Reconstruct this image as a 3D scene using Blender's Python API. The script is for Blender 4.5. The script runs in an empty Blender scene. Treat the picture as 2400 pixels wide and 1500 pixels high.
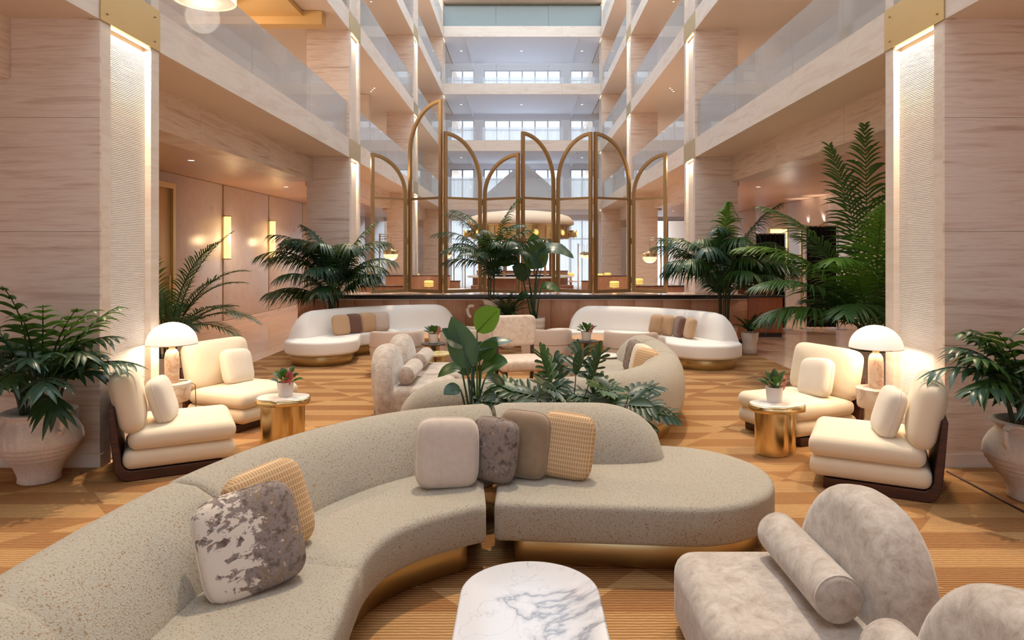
import bpy, bmesh, math, random
from mathutils import Vector, Matrix
R = math.radians
PI = math.pi
SC = bpy.context.scene
COL = SC.collection
rnd = random.Random(7)

# ---------------------------------------------------------------- camera, sky, sun, exposure
F = 1600.0                      # focal length in pixels of the 2400 px wide frame
CX, CY, CH = 1224.0, 593.0, 2.0
cam_d = bpy.data.cameras.new('camera')
cam_d.sensor_width = 36.0
cam_d.lens = 24.0
cam_d.shift_x = -(CX - 1200) / 2400
cam_d.shift_y = -(750 - CY) / 2400
cam_d.clip_end = 300
cam = bpy.data.objects.new('camera', cam_d)
COL.objects.link(cam)
cam.location = (0, 0, CH)
cam.rotation_euler = (R(90), 0, 0)
SC.camera = cam

world = bpy.data.worlds.new('sky')
SC.world = world
world.use_nodes = True
wn = world.node_tree.nodes
bg = wn['Background']
bg.inputs[0].default_value = (0.80, 0.90, 1.0, 1)
bg.inputs[1].default_value = 2.2

sun_d = bpy.data.lights.new('sun', 'SUN')
sun_d.energy = 1.45
sun_d.color = (1.0, 0.80, 0.55)
sun_d.angle = R(1.2)
sun = bpy.data.objects.new('sun', sun_d)
COL.objects.link(sun)
sun.rotation_euler = Vector((-0.035, -0.40, -1)).to_track_quat('-Z', 'Y').to_euler()

SC.view_settings.view_transform = 'Standard'
SC.view_settings.look = 'None'
SC.view_settings.exposure = 0.24
SC.view_settings.gamma = 1.0
SC.view_settings.use_curve_mapping = False
SC.cycles.max_bounces = 12
SC.cycles.diffuse_bounces = 7
SC.cycles.transparent_max_bounces = 24
SC.cycles.sample_clamp_indirect = 4.0
SC.cycles.caustics_reflective = False
SC.cycles.caustics_refractive = False
SC.cycles.use_denoising = True

WARM = (1.0, 0.88, 0.74)


def at(px, py, Y):
    return Vector(((px - CX) * Y / F, Y, CH - (py - CY) * Y / F))


# ---------------------------------------------------------------- materials
def srgb(r, g, b):
    f = lambda c: (c / 255 / 12.92) if c / 255 <= 0.04045 else ((c / 255 + 0.055) / 1.055) ** 2.4
    return (f(r), f(g), f(b), 1.0)


class NT:
    def __init__(s, name):
        s.m = bpy.data.materials.new(name)
        s.m.use_nodes = True
        s.t = s.m.node_tree
        s.n = s.t.nodes
        s.b = s.n['Principled BSDF']
        s.out = s.n['Material Output']
        s._tc = None

    def link(s, a, b):
        s.t.links.new(a, b)

    def tc(s, kind='Object'):
        if s._tc is None:
            s._tc = s.n.new('ShaderNodeTexCoord')
        return s._tc.outputs[kind]

    def map(s, scale=(1, 1, 1), loc=(0, 0, 0), src=None, rot=(0, 0, 0)):
        m = s.n.new('ShaderNodeMapping')
        m.inputs['Scale'].default_value = scale
        m.inputs['Location'].default_value = loc
        m.inputs['Rotation'].default_value = rot
        s.link(src or s.tc(), m.inputs['Vector'])
        return m.outputs[0]

    def noise(s, vec, scale=5, detail=4, rough=0.55, dist=0.0):
        n = s.n.new('ShaderNodeTexNoise')
        n.inputs['Scale'].default_value = scale
        n.inputs['Detail'].default_value = detail
        n.inputs['Roughness'].default_value = rough
        n.inputs['Distortion'].default_value = dist
        s.link(vec, n.inputs['Vector'])
        return n.outputs['Fac']

    def ramp(s, fac, stops):
        r = s.n.new('ShaderNodeValToRGB')
        e = r.color_ramp.elements
        while len(e) < len(stops):
            e.new(0.5)
        for i, (p, c) in enumerate(stops):
            e[i].position = p
            e[i].color = c if len(c) == 4 else (*c, 1)
        s.link(fac, r.inputs[0])
        return r.outputs[0]

    def math(s, op, a, b=None, c=None):
        m = s.n.new('ShaderNodeMath')
        m.operation = op
        for i, v in enumerate((a, b, c)):
            if v is None:
                continue
            if isinstance(v, (int, float)):
                m.inputs[i].default_value = v
            else:
                s.link(v, m.inputs[i])
        return m.outputs[0]

    def mix(s, fac, a, b, mode='MIX'):
        m = s.n.new('ShaderNodeMix')
        m.data_type = 'RGBA'
        m.blend_type = mode
        for i, v in ((0, fac), (6, a), (7, b)):
            if isinstance(v, (int, float)):
                m.inputs[i].default_value = v
            elif isinstance(v, tuple):
                m.inputs[i].default_value = v
            else:
                s.link(v, m.inputs[i])
        return m.outputs[2]

    def bump(s, h, strength=0.3, dist=0.01):
        b = s.n.new('ShaderNodeBump')
        b.inputs['Strength'].default_value = strength
        b.inputs['Distance'].default_value = dist
        s.link(h, b.inputs['Height'])
        s.link(b.outputs[0], s.b.inputs['Normal'])

    def color(s, c):
        if isinstance(c, tuple):
            s.b.inputs['Base Color'].default_value = c
        else:
            s.link(c, s.b.inputs['Base Color'])

    def set(s, **k):
        for a, v in k.items():
            s.b.inputs[a.replace('_', ' ')].default_value = v
        return s


def plain(name, c, rough=0.5, metal=0.0, **k):
    t = NT(name)
    t.color(c)
    t.set(Roughness=rough, Metallic=metal, **k)
    return t.m


def brushed(name, c1, c2, rough=0.28, stretch=(1, 1, 60)):
    t = NT(name)
    n = t.noise(t.map(stretch), 3, 3)
    t.color(t.mix(n, c1, c2))
    t.set(Metallic=1.0, Roughness=rough)
    t.bump(n, 0.06, 0.002)
    return t.m


def fabric(name, c, c2, scale=220, rough=0.95, bump=0.35, sheen=0.25):
    t = NT(name)
    v = t.tc()
    n = t.noise(v, scale, 2)
    t.color(t.mix(n, c, c2))
    t.set(Roughness=rough)
    t.b.inputs['Sheen Weight'].default_value = sheen
    t.bump(n, bump, 0.004)
    return t.m


def travertine(name, light, mid, dark, zs=7.0):
    t = NT(name)
    info = t.n.new('ShaderNodeObjectInfo')
    off = t.n.new('ShaderNodeCombineXYZ')
    for i in range(3):
        t.link(t.math('MULTIPLY', info.outputs['Random'], 3.0 + i * 2.3), off.inputs[i])
    ad = t.n.new('ShaderNodeVectorMath')
    ad.operation = 'ADD'
    t.link(t.tc(), ad.inputs[0])
    t.link(off.outputs[0], ad.inputs[1])
    v = t.map((0.55, 0.55, zs), src=ad.outputs[0])
    n1 = t.noise(v, 1.5, 9, 0.62, 0.6)
    n2 = t.noise(t.map((1.2, 1.2, 26), src=ad.outputs[0]), 1.6, 6, 0.6, 0.3)
    c = t.ramp(n1, [(0.32, dark), (0.43, mid), (0.53, light), (0.60, mid), (0.72, dark)])
    t.color(t.mix(t.math('MULTIPLY', n2, 0.55), c, mid))
    t.set(Roughness=0.38)
    t.bump(n2, 0.05, 0.003)
    return t.m


M = {}
M['travertine'] = travertine('travertine', srgb(240, 224, 208), srgb(226, 204, 186), srgb(196, 164, 142), 9.0)
M['travertine_pale'] = travertine('travertine_pale', srgb(236, 226, 214), srgb(228, 214, 200), srgb(216, 198, 182), 3.0)
M['flute_stone'] = plain('flute_stone', srgb(246, 242, 238), 0.4)
M['plaster'] = plain('plaster', srgb(226, 210, 194), 0.8)
M['plaster_white'] = plain('plaster_white', srgb(244, 244, 248), 0.8)
M['soffit'] = plain('soffit', srgb(232, 216, 200), 0.6)
M['brass'] = brushed('brass', (0.58, 0.45, 0.22, 1), (0.66, 0.52, 0.28, 1), 0.36)
M['brass_dark'] = brushed('brass_dark', (0.50, 0.35, 0.18, 1), (0.60, 0.43, 0.24, 1), 0.42)
M['gold'] = brushed('gold', (0.74, 0.57, 0.30, 1), (0.80, 0.63, 0.36, 1), 0.22)
M['walnut'] = NT('walnut')
_t = M['walnut']
_t.color(_t.ramp(_t.noise(_t.map((2, 2, 30)), 2, 5), [(0.3, srgb(46, 22, 14)), (0.7, srgb(82, 42, 28))]))
_t.set(Roughness=0.4)
M['walnut'] = _t.m


def woodmat(name, a, b, stretch=(14, 14, 0.8), rough=0.45):
    t = NT(name)
    n = t.noise(t.map(stretch), 4, 6, 0.6, 0.4)
    t.color(t.ramp(n, [(0.3, a), (0.7, b)]))
    t.set(Roughness=rough)
    t.bump(n, 0.08, 0.002)
    return t.m


M['oak'] = woodmat('oak', srgb(172, 120, 90), srgb(198, 148, 114))
M['oak_red'] = woodmat('oak_red', srgb(140, 78, 46), srgb(168, 100, 62))
M['oak_top'] = woodmat('oak_top', srgb(196, 150, 110), srgb(216, 172, 132), (1, 14, 14))
M['black_stone'] = plain('black_stone', (0.012, 0.010, 0.010, 1), 0.25)
M['leather'] = fabric('leather', srgb(116, 72, 52), srgb(138, 90, 66), 60, 0.45, 0.1, 0.0)

# polished marble floor
t = NT('floor_marble')
info = t.n.new('ShaderNodeObjectInfo')
n = t.noise(t.map((1, 0.35, 1)), 1.6, 8, 0.6, 1.2)
c = t.ramp(n, [(0.3, srgb(206, 172, 144)), (0.55, srgb(222, 190, 164)), (0.75, srgb(196, 158, 128))])
t.color(t.mix(t.math('MULTIPLY', info.outputs['Random'], 0.35), c, srgb(214, 178, 150)))
t.set(Roughness=0.16)
M['floor_marble'] = t.m

# venetian plaster wall panels
t = NT('wall_plaster')
n = t.noise(t.map((1, 1, 1)), 2.2, 9, 0.65, 1.0)
t.color(t.ramp(n, [(0.3, srgb(218, 210, 208)), (0.7, srgb(230, 226, 226))]))
t.link(t.math('MULTIPLY_ADD', n, 0.35, 0.16), t.b.inputs['Roughness'])
t.bump(n, 0.06, 0.01)
M['wall_plaster'] = t.m

# lacquered corridor ceiling with slow waves
t = NT('ceiling_lacquer')
n = t.noise(t.map((0.8, 5, 1)), 1.5, 3, 0.5, 0.6)
t.color(srgb(212, 178, 150))
t.set(Roughness=0.34)
t.bump(n, 0.35, 0.03)
M['ceiling_lacquer'] = t.m
M['ceiling_gold'] = plain('ceiling_gold', srgb(222, 182, 118), 0.5)

# rug : sheared patches of tone, woven in fine cross stripes
t = NT('rug')
sep = t.n.new('ShaderNodeSeparateXYZ')
t.link(t.tc(), sep.inputs[0])
x, y = sep.outputs[0], sep.outputs[1]
wob = t.noise(t.map((5, 9, 1)), 2.5, 3)
yw = t.math('ADD', y, t.math('MULTIPLY', wob, 0.014))
row = t.math('FLOOR', t.math('DIVIDE', y, 0.27))
xs = t.math('ADD', x, t.math('MULTIPLY', t.math('MODULO', t.math('ABSOLUTE', row), 2.0), 0.05))
d1 = t.math('FLOOR', t.math('DIVIDE', t.math('ADD', xs, t.math('MULTIPLY', y, 0.9)), 1.55))
d2 = t.math('FLOOR', t.math('DIVIDE', t.math('SUBTRACT', xs, t.math('MULTIPLY', y, 0.9)), 1.55))
par = t.math('FLOORED_MODULO', t.math('ADD', row, t.math('ADD', d1, d2)), 2.0)
cmb = t.n.new('ShaderNodeCombineXYZ')
t.link(d1, cmb.inputs[0])
t.link(d2, cmb.inputs[1])
t.link(row, cmb.inputs[2])
wnz = t.n.new('ShaderNodeTexWhiteNoise')
t.link(cmb.outputs[0], wnz.inputs[0])
dark_t = t.mix(wnz.outputs[0], srgb(136, 80, 32), srgb(158, 104, 52))
light_t = t.mix(wnz.outputs[0], srgb(182, 130, 72), srgb(204, 158, 102))
base = t.mix(par, dark_t, light_t)
st = t.math('SINE', t.math('MULTIPLY', yw, 2 * PI / 0.027))
st01 = t.math('MULTIPLY_ADD', st, 0.5, 0.5)
amt = t.math('MULTIPLY', t.math('POWER', st01, 2.5), t.math('MULTIPLY_ADD', par, 0.30, 0.32))
c = t.mix(amt, base, srgb(222, 188, 138))
dk = t.math('MULTIPLY', t.math('SUBTRACT', 1.0, st01), 0.55)
c = t.mix(dk, c, srgb(96, 54, 22))
fz = t.noise(t.tc(), 130, 2)
yarn = t.noise(t.map((16, 170, 1)), 1.0, 2)
c = t.mix(t.math('MULTIPLY', yarn, 0.24), c, srgb(206, 150, 84))
c = t.mix(t.math('MULTIPLY', fz, 0.25), c, srgb(120, 76, 36))
t.color(c)
t.set(Roughness=0.95)
t.bump(t.math('ADD', st01, t.math('MULTIPLY', fz, 0.4)), 0.5, 0.012)
M['rug'] = t.m

# boucle
t = NT('boucle')
v = t.tc()
n1 = t.noise(v, 105, 2, 0.6)
n2 = t.noise(v, 240, 2)
n3 = t.noise(v, 22, 3)
c = t.mix(n2, srgb(202, 196, 182), srgb(172, 163, 146))
sp = t.ramp(n1, [(0.555, (0, 0, 0)), (0.635, (1, 1, 1))])
c = t.mix(t.math('MULTIPLY', sp, t.math('MULTIPLY_ADD', n3, 0.9, 0.25)), c, srgb(150, 108, 52))
t.color(c)
t.set(Roughness=1.0)
t.b.inputs['Sheen Weight'].default_value = 0.2
t.bump(t.math('ADD', n2, t.math('MULTIPLY', n1, 0.8)), 0.65, 0.012)
M['boucle'] = t.m

M['cream'] = fabric('cream', srgb(238, 224, 200), srgb(226, 210, 184), 260, 0.95, 0.25)
M['cream_light'] = fabric('cream_light', srgb(236, 226, 210), srgb(224, 212, 196), 200, 0.9, 0.2)
M['white_wool'] = fabric('white_wool', srgb(250, 246, 240), srgb(244, 238, 230), 220, 0.95, 0.2)
M['blush'] = fabric('blush', srgb(222, 202, 186), srgb(208, 186, 170), 240, 0.95, 0.2)
M['tan_stripe'] = fabric('tan_stripe', srgb(204, 170, 132), srgb(184, 148, 112), 90, 0.9, 0.3)
M['brown_velvet'] = fabric('brown_velvet', srgb(122, 80, 58), srgb(92, 58, 42), 30, 0.7, 0.1, 0.6)
M['taupe_velvet'] = fabric('taupe_velvet', srgb(160, 134, 104), srgb(128, 102, 76), 14, 0.7, 0.1, 0.6)
M['pale_velvet'] = fabric('pale_velvet', srgb(214, 198, 184), srgb(196, 176, 160), 26, 0.8, 0.1, 0.6)


def velvet(name, a, b, c0):
    t = NT(name)
    n = t.noise(t.tc(), 13, 9, 0.75, 0.4)
    t.color(t.ramp(n, [(0.32, c0), (0.48, a), (0.66, b)]))
    t.set(Roughness=0.75)
    t.b.inputs['Sheen Weight'].default_value = 0.5
    t.bump(t.noise(t.tc(), 120, 2), 0.12, 0.003)
    return t.m


M['velvet'] = velvet('velvet', srgb(182, 169, 158), srgb(204, 194, 185), srgb(152, 134, 122))
M['peach_velvet'] = velvet('peach_velvet', srgb(222, 200, 180), srgb(230, 212, 196), srgb(196, 164, 136))

# woven grid pillow
t = NT('woven')
sep = t.n.new('ShaderNodeSeparateXYZ')
t.link(t.tc(), sep.inputs[0])
a = t.math('GREATER_THAN', t.math('SINE', t.math('MULTIPLY', sep.outputs[0], 2 * PI / 0.016)), 0.55)
b = t.math('GREATER_THAN', t.math('SINE', t.math('MULTIPLY', sep.outputs[2], 2 * PI / 0.03)), 0.75)
ln = t.math('MAXIMUM', a, b)
t.color(t.mix(ln, srgb(190, 150, 108), srgb(222, 192, 152)))
t.set(Roughness=0.9)
t.bump(ln, 0.4, 0.004)
M['woven'] = t.m


def treeprint(name, ground, dens):
    t = NT(name)
    sep = t.n.new('ShaderNodeSeparateXYZ')
    t.link(t.tc(), sep.inputs[0])
    n = t.noise(t.map((1, 1, 1.6)), 13, 8, 0.68, 0.4)
    big = t.noise(t.tc(), 4.5, 2)
    lean = t.math('MULTIPLY', sep.outputs[0], 0.75)
    msk = t.math('ADD', t.math('ADD', n, lean), t.math('MULTIPLY', big, 0.35))
    m = t.ramp(msk, [(0.70 - dens, (0, 0, 0)), (0.73 - dens, (1, 1, 1))])
    hue = t.ramp(t.noise(t.tc(), 17, 6, 0.7), [(0.28, srgb(62, 54, 52)), (0.42, srgb(116, 98, 86)), (0.52, srgb(146, 134, 130)), (0.60, srgb(134, 108, 84)), (0.70, srgb(196, 184, 174))])
    t.color(t.mix(m, ground, hue))
    t.set(Roughness=0.9)
    return t.m


M['tree_print'] = treeprint('tree_print', srgb(222, 208, 194), 0.10)
M['tree_print_dark'] = treeprint('tree_print_dark', srgb(196, 180, 168), 0.22)


def marble(name, base, vein, scale=1.6, w=0.02):
    t = NT(name)
    v = t.map((1, 0.55, 1), rot=(0, 0, 0.5))
    n = t.noise(v, scale, 8, 0.55, 0.9)
    d = t.math('ABSOLUTE', t.math('SUBTRACT', n, 0.5))
    m = t.ramp(d, [(0.0, (1, 1, 1)), (w, (0.25, 0.25, 0.25)), (w * 2.6, (0, 0, 0))])
    n2 = t.noise(v, scale * 3.2, 6, 0.55, 1.4)
    d2 = t.math('ABSOLUTE', t.math('SUBTRACT', n2, 0.48))
    m2 = t.ramp(d2, [(0.0, (0.5, 0.5, 0.5)), (w * 0.6, (0, 0, 0))])
    mm = t.math('MAXIMUM', m, m2)
    t.color(t.mix(mm, base, vein))
    t.set(Roughness=0.18)
    return t.m


M['white_marble'] = marble('white_marble', srgb(208, 209, 216), srgb(138, 142, 156), 1.15, 0.010)
M['cream_stone'] = plain('cream_stone', srgb(236, 228, 220), 0.3)
M['alabaster'] = marble('alabaster', srgb(240, 224, 208), srgb(214, 174, 142), 2.6, 0.02)
M['pedestal_stone'] = marble('pedestal_stone', srgb(236, 224, 212), srgb(206, 178, 156), 2.6, 0.03)
M['onyx'] = marble('onyx', srgb(232, 222, 170), srgb(206, 184, 120), 6.0, 0.05)
M['grey_metal'] = plain('grey_metal', srgb(92, 86, 84), 0.4, 0.6)

t = NT('terracotta')
n = t.noise(t.tc(), 40, 6)
t.color(t.ramp(n, [(0.3, srgb(218, 202, 188)), (0.7, srgb(234, 220, 208))]))
t.set(Roughness=0.95)
t.bump(n, 0.25, 0.006)
M['terracotta'] = t.m
M['white_ceramic'] = plain('white_ceramic', srgb(226, 218, 214), 0.6)
t = NT('soil')
n = t.noise(t.tc(), 60, 4)
t.color(t.ramp(n, [(0.3, srgb(40, 30, 24)), (0.7, srgb(92, 76, 62))]))
t.set(Roughness=1.0)
t.bump(n, 0.8, 0.03)
M['soil'] = t.m


def leafmat(name, a, b, rough=0.38, tr=0.25):
    t = NT(name)
    n = t.noise(t.tc(), 5, 3)
    c = t.mix(n, a, b)
    t.color(c)
    t.set(Roughness=rough)
    tl = t.n.new('ShaderNodeBsdfTranslucent')
    t.link(t.mix(0.5, c, srgb(110, 150, 40)), tl.inputs[0])
    mx = t.n.new('ShaderNodeMixShader')
    mx.inputs[0].default_value = tr
    t.link(t.b.outputs[0], mx.inputs[1])
    t.link(tl.outputs[0], mx.inputs[2])
    t.link(mx.outputs[0], t.out.inputs[0])
    return t.m


M['leaf_dark'] = leafmat('leaf_dark', srgb(30, 54, 30), srgb(46, 76, 40))
M['leaf_mid'] = leafmat('leaf_mid', srgb(44, 78, 36), srgb(66, 104, 48))
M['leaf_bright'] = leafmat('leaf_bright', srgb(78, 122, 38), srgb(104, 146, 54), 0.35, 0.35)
M['leaf_blue'] = leafmat('leaf_blue', srgb(46, 76, 60), srgb(74, 104, 86), 0.3)
M['stem'] = plain('stem', srgb(70, 92, 46), 0.5)
M['cane'] = plain('cane', srgb(60, 66, 40), 0.6)
M['flower_pink'] = plain('flower_pink', srgb(206, 92, 100), 0.35)
M['flower_rose'] = plain('flower_rose', srgb(196, 128, 116), 0.5)
M['black_cloth'] = fabric('black_cloth', (0.006, 0.006, 0.007, 1), (0.014, 0.013, 0.014, 1), 80, 0.95, 0.2, 0.05)
M['chrome'] = plain('chrome', (0.6, 0.6, 0.6, 1), 0.2, 1.0)
M['frame_grey'] = plain('frame_grey', srgb(170, 176, 188), 0.5)
M['switch_white'] = plain('switch_white', srgb(236, 230, 224), 0.4)


def glass(name, tint=(0.97, 0.985, 0.98, 1), refl=1.0, painted_refl=0.0):
    t = NT(name)
    tr = t.n.new('ShaderNodeBsdfTransparent')
    tr.inputs[0].default_value = tint
    gl = t.n.new('ShaderNodeBsdfGlossy')
    gl.inputs['Roughness'].default_value = 0.02
    fr = t.n.new('ShaderNodeFresnel')
    fr.inputs[0].default_value = 1.5
    mx = t.n.new('ShaderNodeMixShader')
    t.link(t.math('MULTIPLY', fr.outputs[0], refl), mx.inputs[0])
    t.link(tr.outputs[0], mx.inputs[1])
    t.link(gl.outputs[0], mx.inputs[2])
    last = mx.outputs[0]
    if painted_refl:
        df = t.n.new('ShaderNodeBsdfDiffuse')
        df.inputs[0].default_value = (0.84, 0.90, 0.96, 1)  # pale bluish diffuse paints bright reflections into the glass
        m2 = t.n.new('ShaderNodeMixShader')
        m2.inputs[0].default_value = painted_refl
        t.link(last, m2.inputs[1])
        t.link(df.outputs[0], m2.inputs[2])
        last = m2.outputs[0]
    t.link(last, t.out.inputs[0])
    return t.m


M['glass'] = glass('glass')
M['glass_rail'] = glass('glass_rail', (0.975, 0.985, 0.985, 1), 0.6, 0.22)
M['glass_green'] = glass('glass_green', (0.72, 0.84, 0.80, 1), 1.2, 0.25)
M['glass_window'] = glass('glass_window', (0.95, 0.97, 1.0, 1), 0.4)

t = NT('sheer')
tr = t.n.new('ShaderNodeBsdfTransparent')
tl = t.n.new('ShaderNodeBsdfTranslucent')
tl.inputs[0].default_value = (0.97, 0.97, 0.98, 1)
mx = t.n.new('ShaderNodeMixShader')
mx.inputs[0].default_value = 0.75
t.link(tr.outputs[0], mx.inputs[1])
t.link(tl.outputs[0], mx.inputs[2])
t.link(mx.outputs[0], t.out.inputs[0])
M['sheer'] = t.m


def emit(name, c, s, base=None):
    t = NT(name)
    t.color(base or c)
    t.set(Roughness=0.4)
    t.b.inputs['Emission Color'].default_value = c
    t.b.inputs['Emission Strength'].default_value = s
    return t.m


M['opal'] = emit('opal', (1.0, 0.86, 0.72, 1), 0.45, srgb(240, 232, 224))
M['lamp_amber'] = emit('lamp_amber', (1.0, 0.56, 0.14, 1), 1.0)
M['sconce_glow'] = emit('sconce_glow', (1.0, 0.66, 0.28, 1), 1.15)
M['led'] = emit('led', (1.0, 0.78, 0.50, 1), 3.0)
M['downlight'] = emit('downlight', (1.0, 0.90, 0.76, 1), 3.0)
M['globe'] = emit('globe', (1.0, 0.76, 0.48, 1), 0.95)
M['chandelier'] = emit('chandelier', (1.0, 0.80, 0.52, 1), 0.9)


# ---------------------------------------------------------------- building helpers
def mk(name, verts, faces, mat, parent=None, smooth=True, angle=40):
    me = bpy.data.meshes.new(name)
    me.from_pydata([tuple(v) for v in verts], [], faces)
    return fin(name, me, mat, parent, smooth, angle)


def fin(name, me, mat, parent=None, smooth=True, angle=40):
    if mat is not None:
        me.materials.append(mat)
    if smooth and len(me.polygons):
        me.polygons.foreach_set('use_smooth', [True] * len(me.polygons))
        if angle < 180 and hasattr(me, 'set_sharp_from_angle'):
            me.set_sharp_from_angle(angle=R(angle))
    o = bpy.data.objects.new(name, me)
    COL.objects.link(o)
    if parent is not None:
        o.parent = parent
    return o


def tag(o, label=None, cat=None, group=None, kind=None):
    if label:
        o['label'] = label
    if cat:
        o['category'] = cat
    if group:
        o['group'] = group
    if kind:
        o['kind'] = kind
    return o


def thing(name, label, cat, loc=(0, 0, 0), rz=0.0, group=None):
    o = bpy.data.objects.new(name, None)
    o.empty_display_size = 0.1
    COL.objects.link(o)
    o.location = loc
    o.rotation_euler = (0, 0, rz)
    return tag(o, label, cat, group)


def struct(o, label=None):
    o['kind'] = 'structure'
    if label:
        o['label'] = label
    return o


def sroot(name, loc=(0, 0, 0), label=None):
    o = bpy.data.objects.new(name, None)
    COL.objects.link(o)
    o.location = loc
    return struct(o, label)


def dup(o, loc=None, rz=None, label=None, parent=None):
    c = o.copy()
    COL.objects.link(c)
    c.parent = parent
    if loc is not None:
        c.location = loc
    if rz is not None:
        c.rotation_euler = (0, 0, rz)
    if label:
        c['label'] = label
    for ch in list(o.children):
        dup(ch, parent=c)
    return c


def box_geo(lo, hi):
    (a, b, c), (d, e, f) = lo, hi
    v = [(a, b, c), (d, b, c), (d, e, c), (a, e, c), (a, b, f), (d, b, f), (d, e, f), (a, e, f)]
    q = [(0, 3, 2, 1), (4, 5, 6, 7), (0, 1, 5, 4), (1, 2, 6, 5), (2, 3, 7, 6), (3, 0, 4, 7)]
    return v, q


def box(name, lo, hi, mat, parent=None, bev=0.0, seg=2):
    lo2 = [min(a, b) for a, b in zip(lo, hi)]
    hi2 = [max(a, b) for a, b in zip(lo, hi)]
    v, q = box_geo(lo2, hi2)
    if bev <= 0:
        return mk(name, v, q, mat, parent, False)
    bm = bmesh.new()
    vs = [bm.verts.new(p) for p in v]
    for f in q:
        bm.faces.new([vs[i] for i in f])
    bmesh.ops.bevel(bm, geom=bm.edges[:], offset=bev, segments=seg, profile=0.5, affect='EDGES')
    me = bpy.data.meshes.new(name)
    bm.to_mesh(me)
    bm.free()
    return fin(name, me, mat, parent, True, 50)


def boxes(name, lst, mat, parent=None):
    V, Q = [], []
    for lo, hi in lst:
        v, q = box_geo([min(a, b) for a, b in zip(lo, hi)], [max(a, b) for a, b in zip(lo, hi)])
        k = len(V)
        V += v
        Q += [tuple(i + k for i in f) for f in q]
    return mk(name, V, Q, mat, parent, False)


def lathe_geo(prof, n=32, c=(0, 0, 0), closed_ends=True):
    V, Q = [], []
    for r, z in prof:
        for i in range(n):
            a = 2 * PI * i / n
            V.append((c[0] + r * math.cos(a), c[1] + r * math.sin(a), c[2] + z))
    for k in range(len(prof) - 1):
        for i in range(n):
            j = (i + 1) % n
            Q.append((k * n + i, k * n + j, (k + 1) * n + j, (k + 1) * n + i))
    if closed_ends:
        Q.append(tuple(reversed(range(n))))
        m = (len(prof) - 1) * n
        Q.append(tuple(range(m, m + n)))
    return V, Q


def lathe(name, prof, mat, parent=None, n=32, c=(0, 0, 0), ends=True, angle=40):
    v, q = lathe_geo(prof, n, c, ends)
    return mk(name, v, q, mat, parent, True, angle)


def tube_geo(path, r, n=6, taper=None):
    V, Q = [], []
    P = [Vector(p) for p in path]
    for k, p in enumerate(P):
        tg = (P[min(k + 1, len(P) - 1)] - P[max(k - 1, 0)]).normalized()
        ref = Vector((0, 0, 1)) if abs(tg.z) < 0.9 else Vector((1, 0, 0))
        s = tg.cross(ref).normalized()
        u = s.cross(tg)
        rr = r if taper is None else r + (taper - r) * k / max(1, len(P) - 1)
        for i in range(n):
            a = 2 * PI * i / n
            V.append(p + s * (rr * math.cos(a)) + u * (rr * math.sin(a)))
    for k in range(len(P) - 1):
        for i in range(n):
            j = (i + 1) % n
            Q.append((k * n + i, k * n + j, (k + 1) * n + j, (k + 1) * n + i))
    Q.append(tuple(reversed(range(n))))
    m = (len(P) - 1) * n
    Q.append(tuple(range(m, m + n)))
    return V, Q


def tube(name, path, r, mat, parent=None, n=8, taper=None):
    v, q = tube_geo(path, r, n, taper)
    return mk(name, v, q, mat, parent)


def join_geo(parts):
    V, Q = [], []
    for v, q in parts:
        k = len(V)
        V += list(v)
        Q += [tuple(i + k for i in f) for f in q]
    return V, Q


def catmull(pts, per=10, closed=False):
    P = [Vector(p) for p in pts]
    n = len(P)
    out = []
    for i in range(n if closed else n - 1):
        if closed:
            a, b, c, d = P[(i - 1) % n], P[i], P[(i + 1) % n], P[(i + 2) % n]
        else:
            a, b, c, d = P[max(i - 1, 0)], P[i], P[i + 1], P[min(i + 2, n - 1)]
        for k in range(per):
            u = k / per
            out.append(0.5 * ((2 * b) + (c - a) * u + (2 * a - 5 * b + 4 * c - d) * u * u + (3 * b - a - 3 * c + d) * u ** 3))
    if not closed:
        out.append(P[-1])
    return out


def resample(pts, step, closed=False):
    P = [Vector(p) for p in pts]
    if closed:
        P.append(P[0])
    out = [P[0]]
    acc = 0.0
    for a, b in zip(P, P[1:]):
        L = (b - a).length
        d = step - acc
        while d <= L and L > 0:
            out.append(a.lerp(b, d / L))
            d += step
        acc = (acc + L) % step if L > 0 else acc
    if closed:
        if (out[-1] - P[0]).length < step * 0.5:
            out.pop()
    elif (out[-1] - P[-1]).length > step * 0.3:
        out.append(P[-1])
    return out


def round_poly(pts, r, n=5):
    """pts: (x, y[, r]) corner list -> outline with rounded corners"""
    P = [Vector((p[0], p[1])) for p in pts]
    rr = [p[2] if len(p) > 2 else r for p in pts]
    out = []
    N = len(P)
    for i in range(N):
        a, b, c = P[i - 1], P[i], P[(i + 1) % N]
        u, v = (a - b), (c - b)
        lu, lv = u.length, v.length
        u.normalize()
        v.normalize()
        ang = u.angle(v, PI)
        if rr[i] <= 1e-4 or ang > PI - 0.05:
            out.append(b)
            continue
        d = min(rr[i] / math.tan(ang / 2), lu * 0.49, lv * 0.49)
        p0, p1 = b + u * d, b + v * d
        for k in range(n + 1):
            s = k / n
            out.append((1 - s) ** 2 * p0 + 2 * s * (1 - s) * b + s * s * p1)
    return out


def ccw(P):
    a = sum(P[i - 1].x * P[i].y - P[i].x * P[i - 1].y for i in range(len(P)))
    return P if a > 0 else list(reversed(P))


def inset_pts(P, d):
    N = len(P)
    out = []
    for i in range(N):
        t = (P[(i + 1) % N] - P[i - 1])
        if t.length < 1e-9:
            out.append(P[i].copy())
            continue
        t.normalize()
        out.append(P[i] + Vector((-t.y, t.x)) * d)
    return out


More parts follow.
